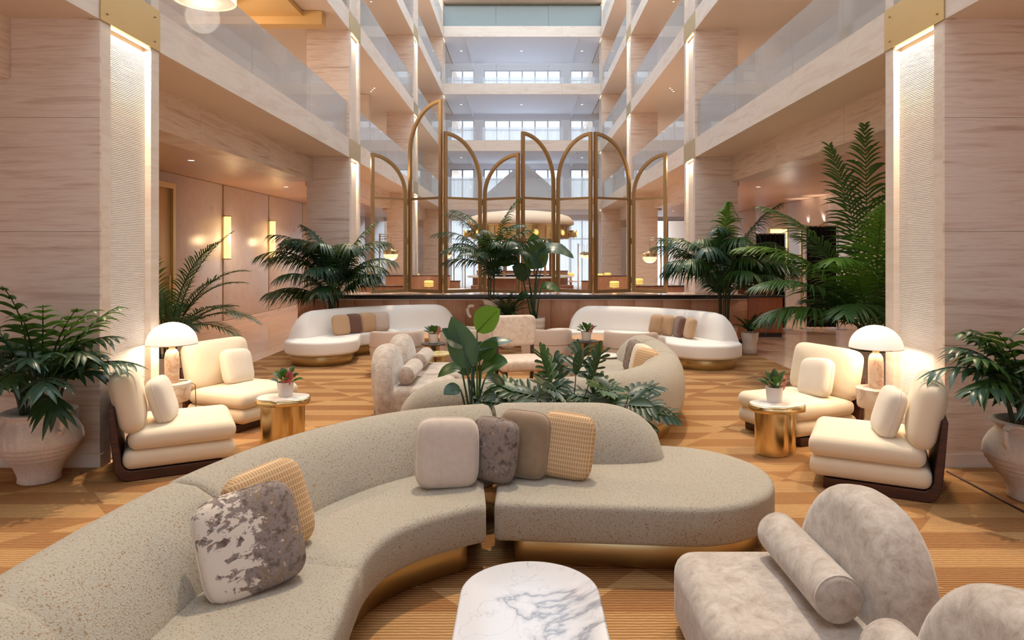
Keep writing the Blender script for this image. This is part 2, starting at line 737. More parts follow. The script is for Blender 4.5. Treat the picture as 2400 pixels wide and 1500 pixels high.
def slab_geo(outline, z0, z1, rt=0.03, rb=0.03, n=4, crown=0.0, cw=0.25):
    P = ccw([Vector((p[0], p[1])) for p in outline])
    L = []
    for k in range(n + 1):
        a = k / n * PI / 2
        L.append((rb * (1 - math.sin(a)), z0 + rb * (1 - math.cos(a))))
    for k in range(n + 1):
        a = k / n * PI / 2
        L.append((rt * (1 - math.cos(a)), z1 - rt * (1 - math.sin(a))))
    V, Q = [], []
    N = len(P)
    for ins, z in L:
        for p in inset_pts(P, ins):
            V.append((p.x, p.y, z))
    nl = len(L)
    if crown:
        c = sum(P, Vector((0, 0))) / N
        for f in (0.22, 0.5, 0.8):
            zz = z1 + crown * (1 - (1 - f) ** 2)
            for p in inset_pts(P, rt):
                q = p.lerp(c, f)
                V.append((q.x, q.y, zz))
        nl += 3
    for k in range(nl - 1):
        for i in range(N):
            j = (i + 1) % N
            Q.append((k * N + i, k * N + j, (k + 1) * N + j, (k + 1) * N + i))
    Q.append(tuple(reversed(range(N))))
    Q.append(tuple(range((nl - 1) * N, nl * N)))
    return V, Q


def slab(name, outline, z0, z1, mat, parent=None, rt=0.03, rb=0.03, n=4, crown=0.0, angle=60):
    v, q = slab_geo(outline, z0, z1, rt, rb, n, crown)
    return mk(name, v, q, mat, parent, True, angle)


def circle(r, n=40, c=(0, 0)):
    return [Vector((c[0] + r * math.cos(2 * PI * i / n), c[1] + r * math.sin(2 * PI * i / n))) for i in range(n)]


def superpill(w, h, t, e2=0.42, e1=0.62, nu=56, nv=16):
    """boxy pillow standing on its lower edge, facing -Y"""
    sg = lambda c, e: math.copysign(abs(c) ** e, c)
    V, Q = [], []
    for j in range(nv + 1):
        v = -PI / 2 + PI * j / nv
        s = abs(math.cos(v)) ** e1 if 0 < j < nv else 0.0
        yy = sg(math.sin(v), e1) * t / 2
        for i in range(nu):
            u = 2 * PI * i / nu
            px, pz = sg(math.cos(u), e2), sg(math.sin(u), e2)
            k = 1 - 0.05 * (1 - min(abs(px), 1)) * 0 
            V.append((px * s * w / 2 * k, yy, h / 2 + pz * s * h / 2))
    for j in range(nv):
        for i in range(nu):
            k = (i + 1) % nu
            Q.append((j * nu + i, j * nu + k, (j + 1) * nu + k, (j + 1) * nu + i))
    return V, Q


def loft_geo(secs):
    n = len(secs[0])
    V, Q = [], []
    for s in secs:
        V += [tuple(p) for p in s]
    for k in range(len(secs) - 1):
        for i in range(n):
            j = (i + 1) % n
            Q.append((k * n + i, k * n + j, (k + 1) * n + j, (k + 1) * n + i))
    Q.append(tuple(reversed(range(n))))
    m = (len(secs) - 1) * n
    Q.append(tuple(range(m, m + n)))
    return V, Q


def fixn(o):
    bm = bmesh.new()
    bm.from_mesh(o.data)
    bmesh.ops.recalc_face_normals(bm, faces=bm.faces)
    bm.to_mesh(o.data)
    bm.free()
    return o


def lamp(name, kind, loc, energy, color=WARM, parent=None, size=0.05, rot=None, sy=None, blend=0.6, angle=100):
    d = bpy.data.lights.new(name, kind)
    d.energy = energy
    d.color = color
    if kind == 'AREA':
        d.size = size
        if sy:
            d.shape = 'RECTANGLE'
            d.size_y = sy
    else:
        d.shadow_soft_size = size
    if kind == 'SPOT':
        d.spot_size = R(angle)
        d.spot_blend = blend
    o = bpy.data.objects.new(name, d)
    COL.objects.link(o)
    o.location = loc
    if rot:
        o.rotation_euler = rot
    if parent:
        o.parent = parent
    return o


# ================================================================ THE BUILDING
XA = 3.93                              # half width of the atrium between the column faces
ZB = [4.18, 7.08, 9.90, 12.75]         # undersides of the balcony slabs
TH = 0.42
CY_ = [6.35 - 9.17, 6.35, 15.52, 24.69, 33.86]
CD, CW = 1.035, 0.97
XL, XR = -7.9, 9.5                     # corridor walls
YF, YN = 39.0, -9.0                    # far and near ends

# floor, with the stone tiles of the two side aisles as pieces
floor = struct(box('floor', (-12, YN - 1, -0.30), (13, YF + 6, -0.012), M['floor_marble']), 'polished peach marble floor of the lobby')
tile_v, tile_q = slab_geo(round_poly([(0.003, 0.003), (0.997, 0.003), (0.997, 0.997), (0.003, 0.997)], 0.002, 1), -0.012, 0.0, 0.002, 0.0005, 1)
tile0 = None
for x0, nx in ((XL, 3), (4.6, 5)):
    for i in range(nx):
        for j in range(27):
            if tile0 is None:
                tile0 = mk('tile', tile_v, tile_q, M['floor_marble'], floor, False)
                o = tile0
            else:
                o = tile0.copy()
                COL.objects.link(o)
            o.location = (x0 + i, 7 + j, 0)

rug = thing('rug', 'large gold and tan rug with fine cross stripes under all the lounge seating', 'rug')
mk('pile', *slab_geo([(-4.9, -1.6), (4.6, -1.6), (4.6, 6.32), (3.9, 6.32), (3.9, 7.41), (4.6, 7.41), (4.6, 14.75), (-4.9, 14.75), (-4.9, 7.41), (-3.9, 7.41), (-3.9, 6.32), (-4.9, 6.32)], -0.012, 0.012, 0.003, 0.001, 1), M['rug'], rug, False)
tube('binding', [(3.80, 2.0, 0.014), (3.86, 6.2, 0.014)], 0.012, M['walnut'], rug)
tag(rug.children[-1], 'dark braided seam')

# outer shell
# unseen back wall, glazing added to bring daylight in from behind the camera
wb = sroot('wall_back', (0, YN, 0), 'unseen back wall with glazing added for daylight')
for z0, z1 in ((-0.01, 0.12), (4.0, 4.75), (6.9, 7.6), (9.75, 10.4), (12.6, 17)):
    box('spandrel', (-12, -0.3, z0), (13, 0, z1), M['plaster'], wb)
for x in (-12, -7.9, -4.9, 3.9, 9.4, 12.6):
    box('pier', (x, -0.28, 0.12), (x + 1.0, -0.02, 12.6), M['plaster'], wb)
for i in range(14):
    box('mullion', (-11.6 + 1.75 * i, -0.2, 0.12), (-11.54 + 1.75 * i, -0.1, 12.6), M['brass_dark'], wb)
box('pane', (-11.9, -0.16, 0.1), (12.9, -0.15, 12.7), M['glass_window'], wb)
struct(box('wall_upper_left', (-10.3, YN, 4.2), (-10.0, YF + 6, 17), M['plaster']))
struct(box('wall_upper_right', (11.0, YN, 4.2), (11.3, YF + 6, 17), M['plaster']))


def side_wall(name, X, sgn, ys):
    root = sroot(name, (X, 0, 0))
    box('wall_body', (0, YN, 0), (-sgn * 0.3, YF + 6, 4.2), M['plaster'], root)
    return root


wl = side_wall('wall_left', XL, 1, [])
cuts = [-9, 5.0, 8.2, 11.45, 14.0, 17.95, 21.2, 24.45, 27.7, 31, 34.2, 39]
for a, b in zip(cuts, cuts[1:]):
    box('wall_panel', (0.0, a + 0.05, 0.22), (0.03, b - 0.05, 3.79), M['wall_plaster'], wl, 0.004, 1)
for y in cuts[1:-1]:
    box('reveal_strip', (0.0, y - 0.04, 0.22), (0.012, y + 0.04, 3.79), M['brass_dark'], wl)
struct(box('baseboard_left', (XL, -9, 0), (XL + 0.05, 39, 0.20), M['travertine']))
wr = side_wall('wall_right', XR, -1, [])
for a, b in zip(cuts, cuts[1:]):
    box('wall_panel', (-0.03, a + 0.03, 0.22), (0.0, b - 0.03, 3.79), M['wall_plaster'], wr, 0.004, 1)
struct(box('baseboard_right', (XR - 0.05, -9, 0), (XR, 39, 0.20), M['travertine']))

# balcony slabs on both sides of the atrium, faced with pale stone, one fascia piece per bay
bays = [(YN, CY_[0]), (CY_[0] + CD, CY_[1]), (CY_[1] + CD, CY_[2]), (CY_[2] + CD, CY_[3]), (CY_[3] + CD, CY_[4])]
for s, side in ((-1, 'left'), (1, 'right')):
    xo = s * 11
    for k, zb in enumerate(ZB):
        r = sroot('ceiling_balcony_' + side, (s * XA, 0, zb), 'balcony slab with pale stone edge')
        box('slab', (s * 0.05, YN, 0.0), (xo - s * XA, YF + 6, TH), M['soffit'], r)
        for a, b in bays:
            box('fascia_panel', (0, a + 0.004, -0.004), (s * 0.05, b - 0.004, TH + 0.01), M['travertine_pale'], r)
    # stone beam hanging behind the slab edge over the aisle, and the glossy aisle ceiling beyond it
    b = sroot('beam_' + side, (s * 4.76, 0, 3.62))
    for a, c in bays:
        for q in range(3):
            y0 = a + (c - a) * q / 3
            y1 = a + (c - a) * (q + 1) / 3
            box('beam_panel', (0, y0 + 0.003, 0), (s * 0.5, y1 - 0.003, 0.57), M['travertine'], b)
    struct(box('ceiling_aisle_' + side, (s * 5.2, YN, 3.80), (s * 10.5, 33.8, 3.95), M['ceiling_lacquer']))
struct(box('ceiling_gold', (-9.9, 8.0, 6.96), (-4.6, 14.3, 7.06), M['ceiling_gold']), 'gold painted ceiling above the upper left balcony')
struct(box('trim_1', (-9.9, 14.3, 6.80), (-4.2, 14.6, 7.07), M['ceiling_gold']))
struct(box('trim_2', (-9.9, 21.8, 6.3), (-4.9, 22.1, 7.07), M['plaster']))

# unseen slabs added behind the camera to cut skylight on the near end
for k, zb in enumerate(ZB):
    struct(box('shade_slab_near', (-XA + 0.02, YN, zb), (XA - 0.02, CY_[0], zb + TH), M['plaster']))

# columns
ribs_v, ribs_q = [], []
zz = 0.10
k = 0
while zz < 4.06:
    for dz, dx in ((0.0, 0.0), (0.004, 0.012), (0.012, 0.012)):
        ribs_v += [(dx, 0, zz + dz), (dx, 1, zz + dz)]
    zz += 0.018
for i in range(len(ribs_v) // 2 - 1):
    ribs_q.append((2 * i, 2 * i + 1, 2 * i + 3, 2 * i + 2))
ribs_me = bpy.data.meshes.new('fluted_panel')
ribs_me.from_pydata(ribs_v, [], ribs_q)
ribs_me.materials.append(M['flute_stone'])


def column(s, y0, k):
    side = 'left' if s < 0 else 'right'
    where = ['behind the camera', 'nearest the camera', 'second along the aisle', 'third along the aisle', 'at the far bridge'][k]
    root = sroot('column', (s * (XA + CW / 2), y0 + CD / 2, 0), 'travertine clad column on the %s, %s' % (side, where))
    xi, xo = -s * CW / 2, s * CW / 2
    f, bk = -CD / 2, CD / 2
    box('core', (xi + s * 0.08, f + 0.03, 0), (xo, bk, 16), M['travertine'], root)
    zs = [0.13 + 1.0125 * i for i in range(5)]
    zs = [0.13, 1.14, 2.2, 3.26, 4.19]
    zz = zs + [5.2, 6.2, 7.1, 8.1, 9.0, 9.9, 10.9, 11.8, 12.76, 14.4, 16]
    for a, b in zip(zz, zz[1:]):
        box('stone_panel', (xi, f, a + 0.0015), (xo, f + 0.03, b - 0.0015), M['travertine'], root)
    box('plinth', (xi - s * 0.012, f - 0.012, 0.0), (xo, f + 0.05, 0.13), M['travertine_pale'], root)
    # flat margins of the inner face
    box('margin', (xi, f + 0.03, 0.0), (xi + s * 0.08, f + 0.17, 16), M['travertine_pale'], root)
    box('margin', (xi, bk - 0.16, 0.0), (xi + s * 0.08, bk, 16), M['travertine_pale'], root)
    L = CD - 0.33
    lev = [0.0] + [z + TH for z in ZB[:3]]
    for j, z0 in enumerate(lev):
        ztop = ZB[j]
        o = bpy.data.objects.new('fluted_panel', ribs_me)
        COL.objects.link(o)
        o.parent = root
        o['kind'] = 'stuff'
        o.location = (xi + s * 0.075, f + 0.17, z0)
        o.scale = (-s, L, (ztop - z0) / 4.18)
        box('light_strip', (xi + s * 0.012, f + 0.18, ztop - 0.03), (xi + s * 0.03, bk - 0.17, ztop - 0.012), M['led'], root)
        bo = box('brass_band', (xi - s * 0.012, f - 0.004, ztop - 0.006), (xi + s * 0.10, bk + 0.004, ztop + TH + 0.012), M['brass'], root)
        if k in (1, 2) and j < 1 or (k in (2, 3) and j < 3):
            e = 60 if j == 0 and k == 1 else 22
            lamp('cove_light', 'AREA', (xi + s * 0.02, 0.005, ztop - 0.04), e, (1, 0.74, 0.46), root, 0.05, (0, R(12) * s, 0), L * 0.9)
    for p, q in ((0.10, 0.08), (0.10, 0.34), (CD - 0.10, 0.08), (CD - 0.10, 0.34)):
        if k == 1:
            v, qd = lathe_geo([(0.012, 0), (0.012, 0.008), (0.004, 0.011)], 10)
            o = mk('screw', [(xi - s * 0.012 - s * z, f + p + x, ZB[0] + q + y) for x, y, z in v], qd, M['brass_dark'], root)
    return root


for s in (-1, 1):
    for k, y0 in enumerate(CY_):
        column(s, y0, k)

# glass balustrades along the balconies
gl_n = ['first', 'second', 'third', 'fourth']
for s, side in ((-1, 'left'), (1, 'right')):
    for k, zb in enumerate(ZB):
        zt = zb + TH
        for bi, (a, b) in enumerate(bays[1:], 1):
            r = thing('glass_balustrade', 'frameless glass balustrade on the %s %s balcony, %s bay from the camera' % (gl_n[k], side, ['first', 'second', 'third', 'fourth'][bi - 1]), 'balustrade', (s * (XA + 0.06), 0, zt))
            n = 3
            for q in range(n):
                y0, y1 = a + (b - a) * q / n + 0.006, a + (b - a) * (q + 1) / n - 0.006
                box('glass_panel', (0, y0, -0.01), (s * 0.02, y1, 0.86), M['glass_rail'], r)
            box('channel', (-s * 0.006, a, -0.012), (s * 0.03, b, 0.016), M['brass_dark'], r)

# bridges and window wall at the far end
for k, zb in enumerate(ZB):
    r = sroot('ceiling_bridge', (0, 33.9, zb), 'bridge slab crossing the far end of the atrium')
    box('slab', (-XA - 0.01, 0.05, 0.0), (XA + 0.01, YF - 33.9 + 1, TH), M['plaster_white'], r)
    for q in range(4):
        x0 = -XA + q * XA / 2
        box('fascia_panel', (x0 + 0.002, 0, -0.01), (x0 + XA / 2 - 0.002, 0.05, TH + 0.10), M['travertine_pale'] if k else M['travertine'], r)
    g = thing('glass_balustrade', 'clear glass balustrade of the far bridge, %s level up' % gl_n[k], 'balustrade', (0, 33.95, zb + TH))
    gm = M['glass_green'] if k == 3 else M['glass_rail']
    for q in range(3):
        w = 2 * XA / 3
        box('glass_panel', (-XA + q * w + 0.006, 0, 0.10), (-XA + (q + 1) * w - 0.006, 0.02, 1.12), gm, g)
    box('channel', (-XA, -0.005, 0.095), (XA, 0.03, 0.115), M['frame_grey'], g)
    if k < 3:
        # sloping coffers at both ends of the bridge ceiling
        zc = ZB[k + 1]
        for s in (-1, 1):
            struct(box('trim_3', (s * 2.75, 34.3, zc - 0.12), (s * 2.82, YF, zc + 0.01), M['plaster_white']))
struct(box('wall_top', (-XA, 34.6, 13.1), (XA, 34.8, 14.6), plain('pale_green_wall', srgb(196, 208, 204), 0.5)))
struct(box('ceiling_top', (-XA, 33.4, 14.45), (XA, 40, 14.6), M['plaster']))

# far wall: solid bands between storeys with window openings
WX = 4.35
bands = []
zlev = [0.0] + [z for z in ZB]
wall_far = sroot('wall_far', (0, YF, 0))
box('spandrel', (-10.3, 0, 13.2), (11.3, 0.3, 17), M['plaster_white'], wall_far)
for k, zb in enumerate(ZB):
    box('spandrel', (-10.3, 0, zb - 0.28), (11.3, 0.3, zb + TH + 0.05), M['plaster_white'], wall_far)
for k in range(4):
    z0 = ([0] + [z + TH + 0.05 for z in ZB])[k]
    z1 = ZB[k] - 0.28
    for a, b in ((-10.3, -9.2), (-6.2, -5.4), (-4.6, -4.1), (-2.75, -2.2), (2.2, 2.75), (4.1, 4.6), (5.4, 6.2), (9.4, 11.3)):
        if k == 0 and abs(a) < 3:
            continue
        box('pier', (a, 0, z0), (b, 0.3, z1), M['plaster_white'], wall_far)


def window(i, x0, x1, z0, z1, n, rows, arch=False):
    r = sroot('window_%d' % i, ((x0 + x1) / 2, YF + 0.12, z0))
    w, h = x1 - x0, z1 - z0
    L = [((-w / 2, 0, 0), (w / 2, 0.08, 0.06)), ((-w / 2, 0, h - 0.06), (w / 2, 0.08, h)), ((-w / 2, 0, 0), (-w / 2 + 0.06, 0.08, h)), ((w / 2 - 0.06, 0, 0), (w / 2, 0.08, h))]
    boxes('frame', L, M['frame_grey'], r)
    for q in range(1, n):
        x = -w / 2 + w * q / n
        box('mullion', (x - 0.04, 0.0, 0.06), (x + 0.04, 0.07, h - 0.06), M['frame_grey'], r)
    for zr in rows:
        box('transom', (-w / 2 + 0.06, 0.005, h * zr - 0.03), (w / 2 - 0.06, 0.065, h * zr + 0.03), M['frame_grey'], r)
    for q in range(n):
        a, b = -w / 2 + w * q / n + 0.04, -w / 2 + w * (q + 1) / n - 0.04
        box('pane', (a, 0.03, 0.06), (b, 0.036, h - 0.06), M['glass_window'], r)
    return r


wi = 1
for k in range(4):
    z0 = ([0.0] + [z + TH + 0.05 for z in ZB])[k]
    z1 = ZB[k] - 0.28
    for x0, x1, n in ((-9.2, -6.2, 3), (-5.4, -4.6, 1), (-4.1, -2.75, 2), (-2.2, 2.2, 6), (2.75, 4.1, 2), (4.6, 5.4, 1), (6.2, 9.4, 3)):
        if k == 0 and abs(x0 + x1) < 0.1:
            x0, x1, n = -2.75, 2.75, 6
        window(wi, x0, x1, z0, z1, n, (0.72,))
        wi += 1


def curtain(name, label, x0, x1, y, z0, z1, mat, group=None, parent=None, amp=0.035, per=0.16):
    V, Q = [], []
    n = max(6, int((x1 - x0) / per * 8))
    for i in range(n + 1):
        x = x0 + (x1 - x0) * i / n
        yy = y + amp * math.sin(2 * PI * (x - x0) / per)
        V += [(x, yy, z0), (x, yy, z1)]
    for i in range(n):
        Q.append((2 * i, 2 * i + 2, 2 * i + 3, 2 * i + 1))
    o = mk(name, V, Q, mat, parent)
    if label:
        tag(o, label, 'curtain', group)
    return o


curtain('sheer_curtain', 'white sheer curtain at the far ground-floor window left of the bar', -4.2, -1.9, YF - 0.25, 0.02, 3.88, M['sheer'])
curtain('sheer_curtain', 'white sheer curtain at the far ground-floor window right of the bar', 1.9, 4.2, YF - 0.25, 0.02, 3.88, M['sheer'])
for k in range(1, 4):
    curtain('sheer_curtain', 'wide white sheer curtain across the windows behind the %s bridge' % gl_n[k - 1], -4.3, 4.3, YF - 0.2, ZB[k - 1] + TH + 0.06, ZB[k] - 0.75, M['sheer'], None, None, 0.03, 0.22)

# white gable seen behind the first bridge
g = thing('gable_canopy', 'white pitched gable canopy standing on the first far bridge in front of the windows', 'canopy', (0.05, 37.3, ZB[0] + TH))
for s in (-1, 1):
    v = [(0, 0, 2.42), (0, 0, 2.12), (s * 2.0, 0, 0.35), (s * 2.0, 0, 0.65)]
    v = v + [(a, b + 0.6, c) for a, b, c in v]
    fixn(mk('roof_slope', v, [(0, 1, 2, 3), (7, 6, 5, 4), (0, 4, 5, 1), (1, 5, 6, 2), (2, 6, 7, 3), (3, 7, 4, 0)], M['plaster_white'], g, False))
    box('post', (s * 1.85, 0.05, 0.0), (s * 1.95, 0.15, 0.45), M['plaster_white'], g)
fixn(mk('gable_face', [(0, 0.2, 2.2), (-1.95, 0.2, 0.46), (1.95, 0.2, 0.46), (0, 0.25, 2.2), (-1.95, 0.25, 0.46), (1.95, 0.25, 0.46)], [(0, 1, 2), (5, 4, 3), (0, 3, 4, 1), (1, 4, 5, 2), (2, 5, 3, 0)], M['plaster_white'], g, False))
box('sill', (-1.95, 0.1, 0.36), (1.95, 0.3, 0.46), M['plaster_white'], g)

# left door at the head of the aisle
d = sroot('door_1', (XL + 0.03, 14.7, 0), 'tall brass framed doorway on the left aisle wall')
boxes('door_frame', [((0, -0.62, 0), (0.10, -0.50, 3.55)), ((0, 0.50, 0), (0.10, 0.62, 3.55)), ((0, -0.5, 3.43), (0.10, 0.5, 3.55))], M['brass'], d)
box('leaf', (0.0, -0.5, 0.01), (0.04, 0.5, 3.43), M['brass_dark'], d, 0.006)
tube('handle', [(0.09, 0.38, 0.9), (0.09, 0.38, 1.5)], 0.018, M['brass'], d)
# switch plate on left column
sw = box('outlet_plate', (-4.22, 6.338, 0.42), (-4.12, 6.349, 0.57), M['switch_white'], None, 0.003)
tag(sw, 'small white outlet plate low on the left front column', 'outlet')


# recessed downlights
def downlight(x, y, z, label, e=0.0, group=None, r=0.075, ang=120):
    t = thing('downlight', label, 'downlight', (x, y, z), 0, group)
    lathe('trim_ring', [(r, 0), (r, -0.008), (r * 0.78, -0.012), (r * 0.78, 0.0)], M['plaster_white'], t, 20, ends=False)
    lathe('lens', [(r * 0.76, -0.002), (r * 0.7, -0.006), (0.001, -0.007)], M['downlight'], t, 16)
    if e:
        lamp('downlight_beam', 'SPOT', (0, 0, -0.03), e, WARM, t, 0.06, None, None, 0.8, ang)
    return t


for k in range(3):
    for i, px in enumerate((1081, 1222, 1364)):
        yy = 36.3
        downlight((px - CX) * yy / F, yy, ZB[k + 1], 'recessed downlight in the ceiling over the %s bridge, %s of three' % (gl_n[k], ['left', 'middle', 'right'][i]), 0)
for s, side in ((-1, 'left'), (1, 'right')):
    for i, yy in enumerate((3.0, 9.5, 13.2, 18.5, 22.5, 29.0)):
        downlight(s * 6.4, yy, 3.80, 'recessed downlight in the %s aisle ceiling, %s from the camera end' % (side, ['first', 'second', 'third', 'fourth', 'fifth', 'sixth'][i]), 140)
    for k, zc in enumerate(ZB[1:]):
        for i, yy in enumerate((11.0, 19.5, 28.5)):
            ze = zc - (0.12 if (k == 0 and s < 0 and i == 0) else 0)
            downlight(s * 5.9, yy, ze, 'recessed downlight under the %s %s balcony, %s bay' % (gl_n[k + 1], side, ['near', 'middle', 'far'][i]), 340, r=0.09)
        for i in range(3):
            downlight(s * (4.55 + 0.10 * i), 21.0 + 0.22 * i, zc, 'tiny pin spot under the %s %s balcony, %s of a diagonal three' % (gl_n[k + 1], side, ['first', 'second', 'third'][i]), 0, None, 0.035)

# drum chandelier over the upper left balcony
ch = thing('drum_chandelier', 'big lit alabaster drum chandelier hanging above the upper left balcony', 'chandelier', (-6.0, 12.9, 6.96))
lathe('drum', [(0.52, -0.16), (0.56, -0.20), (0.56, -0.05), (0.50, -0.03)], M['chandelier'], ch, 40, ends=False)
lathe('diffuser', [(0.53, -0.17), (0.40, -0.235), (0.001, -0.25)], M['chandelier'], ch, 40)
lathe('stem', [(0.05, 0.0), (0.05, -0.05), (0.012, -0.06), (0.012, -0.2)], M['brass'], ch, 12)
lamp('chandelier_light', 'POINT', (0, 0, -0.5), 60, WARM, ch, 0.3)

# two vertical sconces on the left wall
for i, (yy, z1) in enumerate(((17.95, 2.97), (21.2, 3.0))):
    t = thing('wall_sconce', ['tall glowing amber tube sconce on left aisle wall, the nearer one', 'tall glowing amber tube sconce on left aisle wall, the farther one'][i], 'sconce', (XL + 0.03, yy, 1.84))
    box('back_plate', (0, -0.05, -0.03), (0.02, 0.05, z1 - 1.84 + 0.03), M['brass'], t, 0.004)
    lathe('glass_tube', [(0.06, 0.0), (0.085, 0.02), (0.085, z1 - 1.86), (0.06, z1 - 1.84)], M['sconce_glow'], t, 16, (0.12, 0, 0))
    for zc in (0.0, z1 - 1.84):
        lathe('cap', [(0.09, -0.015), (0.09, 0.015)], M['brass'], t, 16, (0.12, 0, zc))
        box('arm', (0.02, -0.012, zc - 0.01), (0.12, 0.012, zc + 0.01), M['brass'], t)
    lamp('sconce_light', 'POINT', (0.28, 0, 0.55), 14, (1, 0.66, 0.34), t, 0.12)


# ================================================================ DIVIDER, FOLDING SCREEN, RESTAURANT
dv = thing('divider_wall', 'low oak panelled divider wall with thin black stone top between lounge and restaurant', 'divider', (0, 15.1, 0))
box('carcass', (-4.96, 0.03, 0.0), (4.97, 1.0, 0.985), M['oak'], dv)
npan = 16
for i in range(npan):
    a = -4.97 + 9.95 * i / npan
    b = -4.97 + 9.95 * (i + 1) / npan
    box('panel', (a + 0.002, 0.0, 0.09), (b - 0.002, 0.03, 0.965), M['oak'], dv, 0.002, 1)
box('kick_plate', (-4.95, 0.015, 0), (4.96, 0.03, 0.09), M['black_stone'], dv)
box('cream_line', (-4.97, -0.004, 0.965), (4.98, 0.03, 0.985), M['cream_stone'], dv)
box('top', (-5.0, -0.03, 0.985), (5.0, 1.02, 1.066), M['black_stone'], dv, 0.004)
box('ledge', (-4.9, 0.12, 1.066), (4.9, 1.0, 1.074), M['floor_marble'], dv)

hd = thing('host_desk', 'red oak host desk with black plinth and black raised top, right of the divider', 'desk', (5.78, 16.25, 0))
box('body', (-0.41, 0, 0.10), (0.42, 1.3, 0.95), M['oak_red'], hd, 0.004)
box('plinth', (-0.40, 0.02, 0.0), (0.41, 1.28, 0.10), M['black_stone'], hd)
box('top', (-0.44, -0.03, 0.95), (0.44, 1.33, 0.99), M['black_stone'], hd, 0.004)
box('upstand', (-1.0, 0.5, 0.99), (0.40, 0.56, 1.18), M['oak_red'], hd, 0.004)
box('upstand_cap', (-1.02, 0.47, 1.18), (0.42, 0.60, 1.21), M['black_stone'], hd)
box('return_wing', (-1.0, 0.45, 0.0), (-0.41, 1.3, 0.99), M['oak_red'], hd)


def frame_sweep(poly, w, t):
    """closed outline in the xz plane -> square bar frame, w wide inwards, t deep in y"""
    P = ccw([Vector((p[0], p[1])) for p in poly])
    I = []
    N = len(P)
    for i in range(N):
        a, b, c = P[i - 1], P[i], P[(i + 1) % N]
        u = (b - a).normalized()
        v = (c - b).normalized()
        n1, n2 = Vector((-u.y, u.x)), Vector((-v.y, v.x))
        m = (n1 + n2)
        m = m / max(0.25, m.length_squared) * 2
        if m.length > 1.6:
            m = m.normalized() * 1.6
        I.append(b + m * w)
    V = []
    for pt in (P, I):
        for y in (-t / 2, t / 2):
            V += [(p.x, y, p.y) for p in pt]
    Q = []
    o0, o1, i0, i1 = 0, N, 2 * N, 3 * N
    for i in range(N):
        j = (i + 1) % N
        Q += [(o0 + i, o0 + j, i0 + j, i0 + i), (o1 + j, o1 + i, i1 + i, i1 + j), (o0 + j, o0 + i, o1 + i, o1 + j), (i0 + i, i0 + j, i1 + j, i1 + i)]
    return V, Q, I


scr = thing('folding_screen', 'tall bronze framed folding screen of eight arched glass panels standing on the divider', 'screen', (0, 15.3, 1.074))
near = [-3.42, -1.78, -0.04, 1.59, 3.27]
far_ = [-2.645, -0.92, 0.773, 2.52]
DZ = 0.5
panels = [(near[0], far_[0], 4.25, 3.32), (near[1], far_[0], 5.45, 4.30), (near[1], far_[1], 4.73, 3.58), (near[2], far_[1], 4.25, 3.32),
          (near[2], far_[2], 4.73, 3.60), (near[3], far_[2], 4.72, 3.60), (near[3], far_[3], 4.72, 3.58), (near[4], far_[3], 4.25, 3.30)]
for (x0, x1, H, S) in panels:
    L = math.hypot(x1 - x0, DZ)
    ang = math.atan2(DZ, x1 - x0)
    g0 = 0.03
    w = L - g0
    h, sp, ra = H - 1.074, S - 1.074, 3.24 - 1.074
    pts = [(g0, 0.02), (w, 0.02), (w, sp)]
    for k in range(1, 17):
        a = PI / 2 * k / 16
        pts.append((g0 + (w - g0) * math.cos(a), sp + (h - sp) * math.sin(a)))
    V, Q, I = frame_sweep(pts, 0.062, 0.07)
    e = bpy.data.objects.new('panel_frame', None)
    COL.objects.link(e)
    e.parent = scr
    e.location = (x0, 0, 0)
    e.rotation_euler = (0, 0, ang)
    e.name = 'panel'
    mk('frame', V, Q, M['brass_dark'], e, True, 35)
    V2, Q2, I2 = frame_sweep([(p.x, p.y) for p in I], 0.016, 0.04)
    mk('glazing_bead', V2, Q2, M['brass_dark'], e, True, 35)
    box('rail', (g0 + 0.06, -0.03, ra - 0.025), (w - 0.06, 0.03, ra + 0.025), M['brass_dark'], e)
    gp = [Vector((p.x, p.y)) for p in I]
    N = len(gp)
    gv = [(p.x, -0.004, p.y) for p in gp] + [(p.x, 0.004, p.y) for p in gp]
    gq = [tuple(range(N)), tuple(reversed(range(N, 2 * N)))] + [(i, i + N, (i + 1) % N + N, (i + 1) % N) for i in range(N)]
    mk('glass_pane', gv, gq, M['glass'], e, False)
for x in near[1:4]:
    lathe('floor_pin', [(0.025, -0.0), (0.025, 0.03)], M['gold'], scr, 10, (x, -0.02, 0.0))
for x in near[1:4] + far_:
    for z in (0.3, 1.2, 2.1):
        lathe('hinge', [(0.016, z - 0.07), (0.016, z + 0.07)], M['gold'], scr, 8, (x, DZ * (x in far_), 0))

# round bar with canopy
bar = thing('round_bar', 'round restaurant bar with white stone counter and leather clad front', 'bar', (-0.08, 28, 0))
lathe('counter_front', [(1.95, 0.0), (1.95, 1.0), (1.7, 1.0)], M['leather'], bar, 48)
lathe('counter_top', [(1.4, 1.02), (2.15, 1.02), (2.18, 1.045), (2.15, 1.07), (1.4, 1.07)], M['cream_stone'], bar, 48, ends=False)
for i in range(12):
    a = 2 * PI * i / 12 + 0.13
    lathe('post', [(0.05, 1.07), (0.05, 2.55)], M['oak'], bar, 10, (1.6 * math.cos(a), 1.6 * math.sin(a), 0))
for i in range(48):
    a = 2 * PI * i / 48
    x, y = 1.55 * math.cos(a), 1.55 * math.sin(a)
    o = tube('slat', [(x, y, 2.0), (x, y, 2.56)], 0.025, M['oak'], bar, 5)
lathe('shelf_ring', [(1.5, 1.98), (1.66, 1.98), (1.66, 2.02), (1.5, 2.02)], M['oak'], bar, 40, ends=False)
cn = thing('bar_canopy', 'white plaster dome canopy with gilded band above the round bar', 'canopy', (-0.08, 28, 2.5))
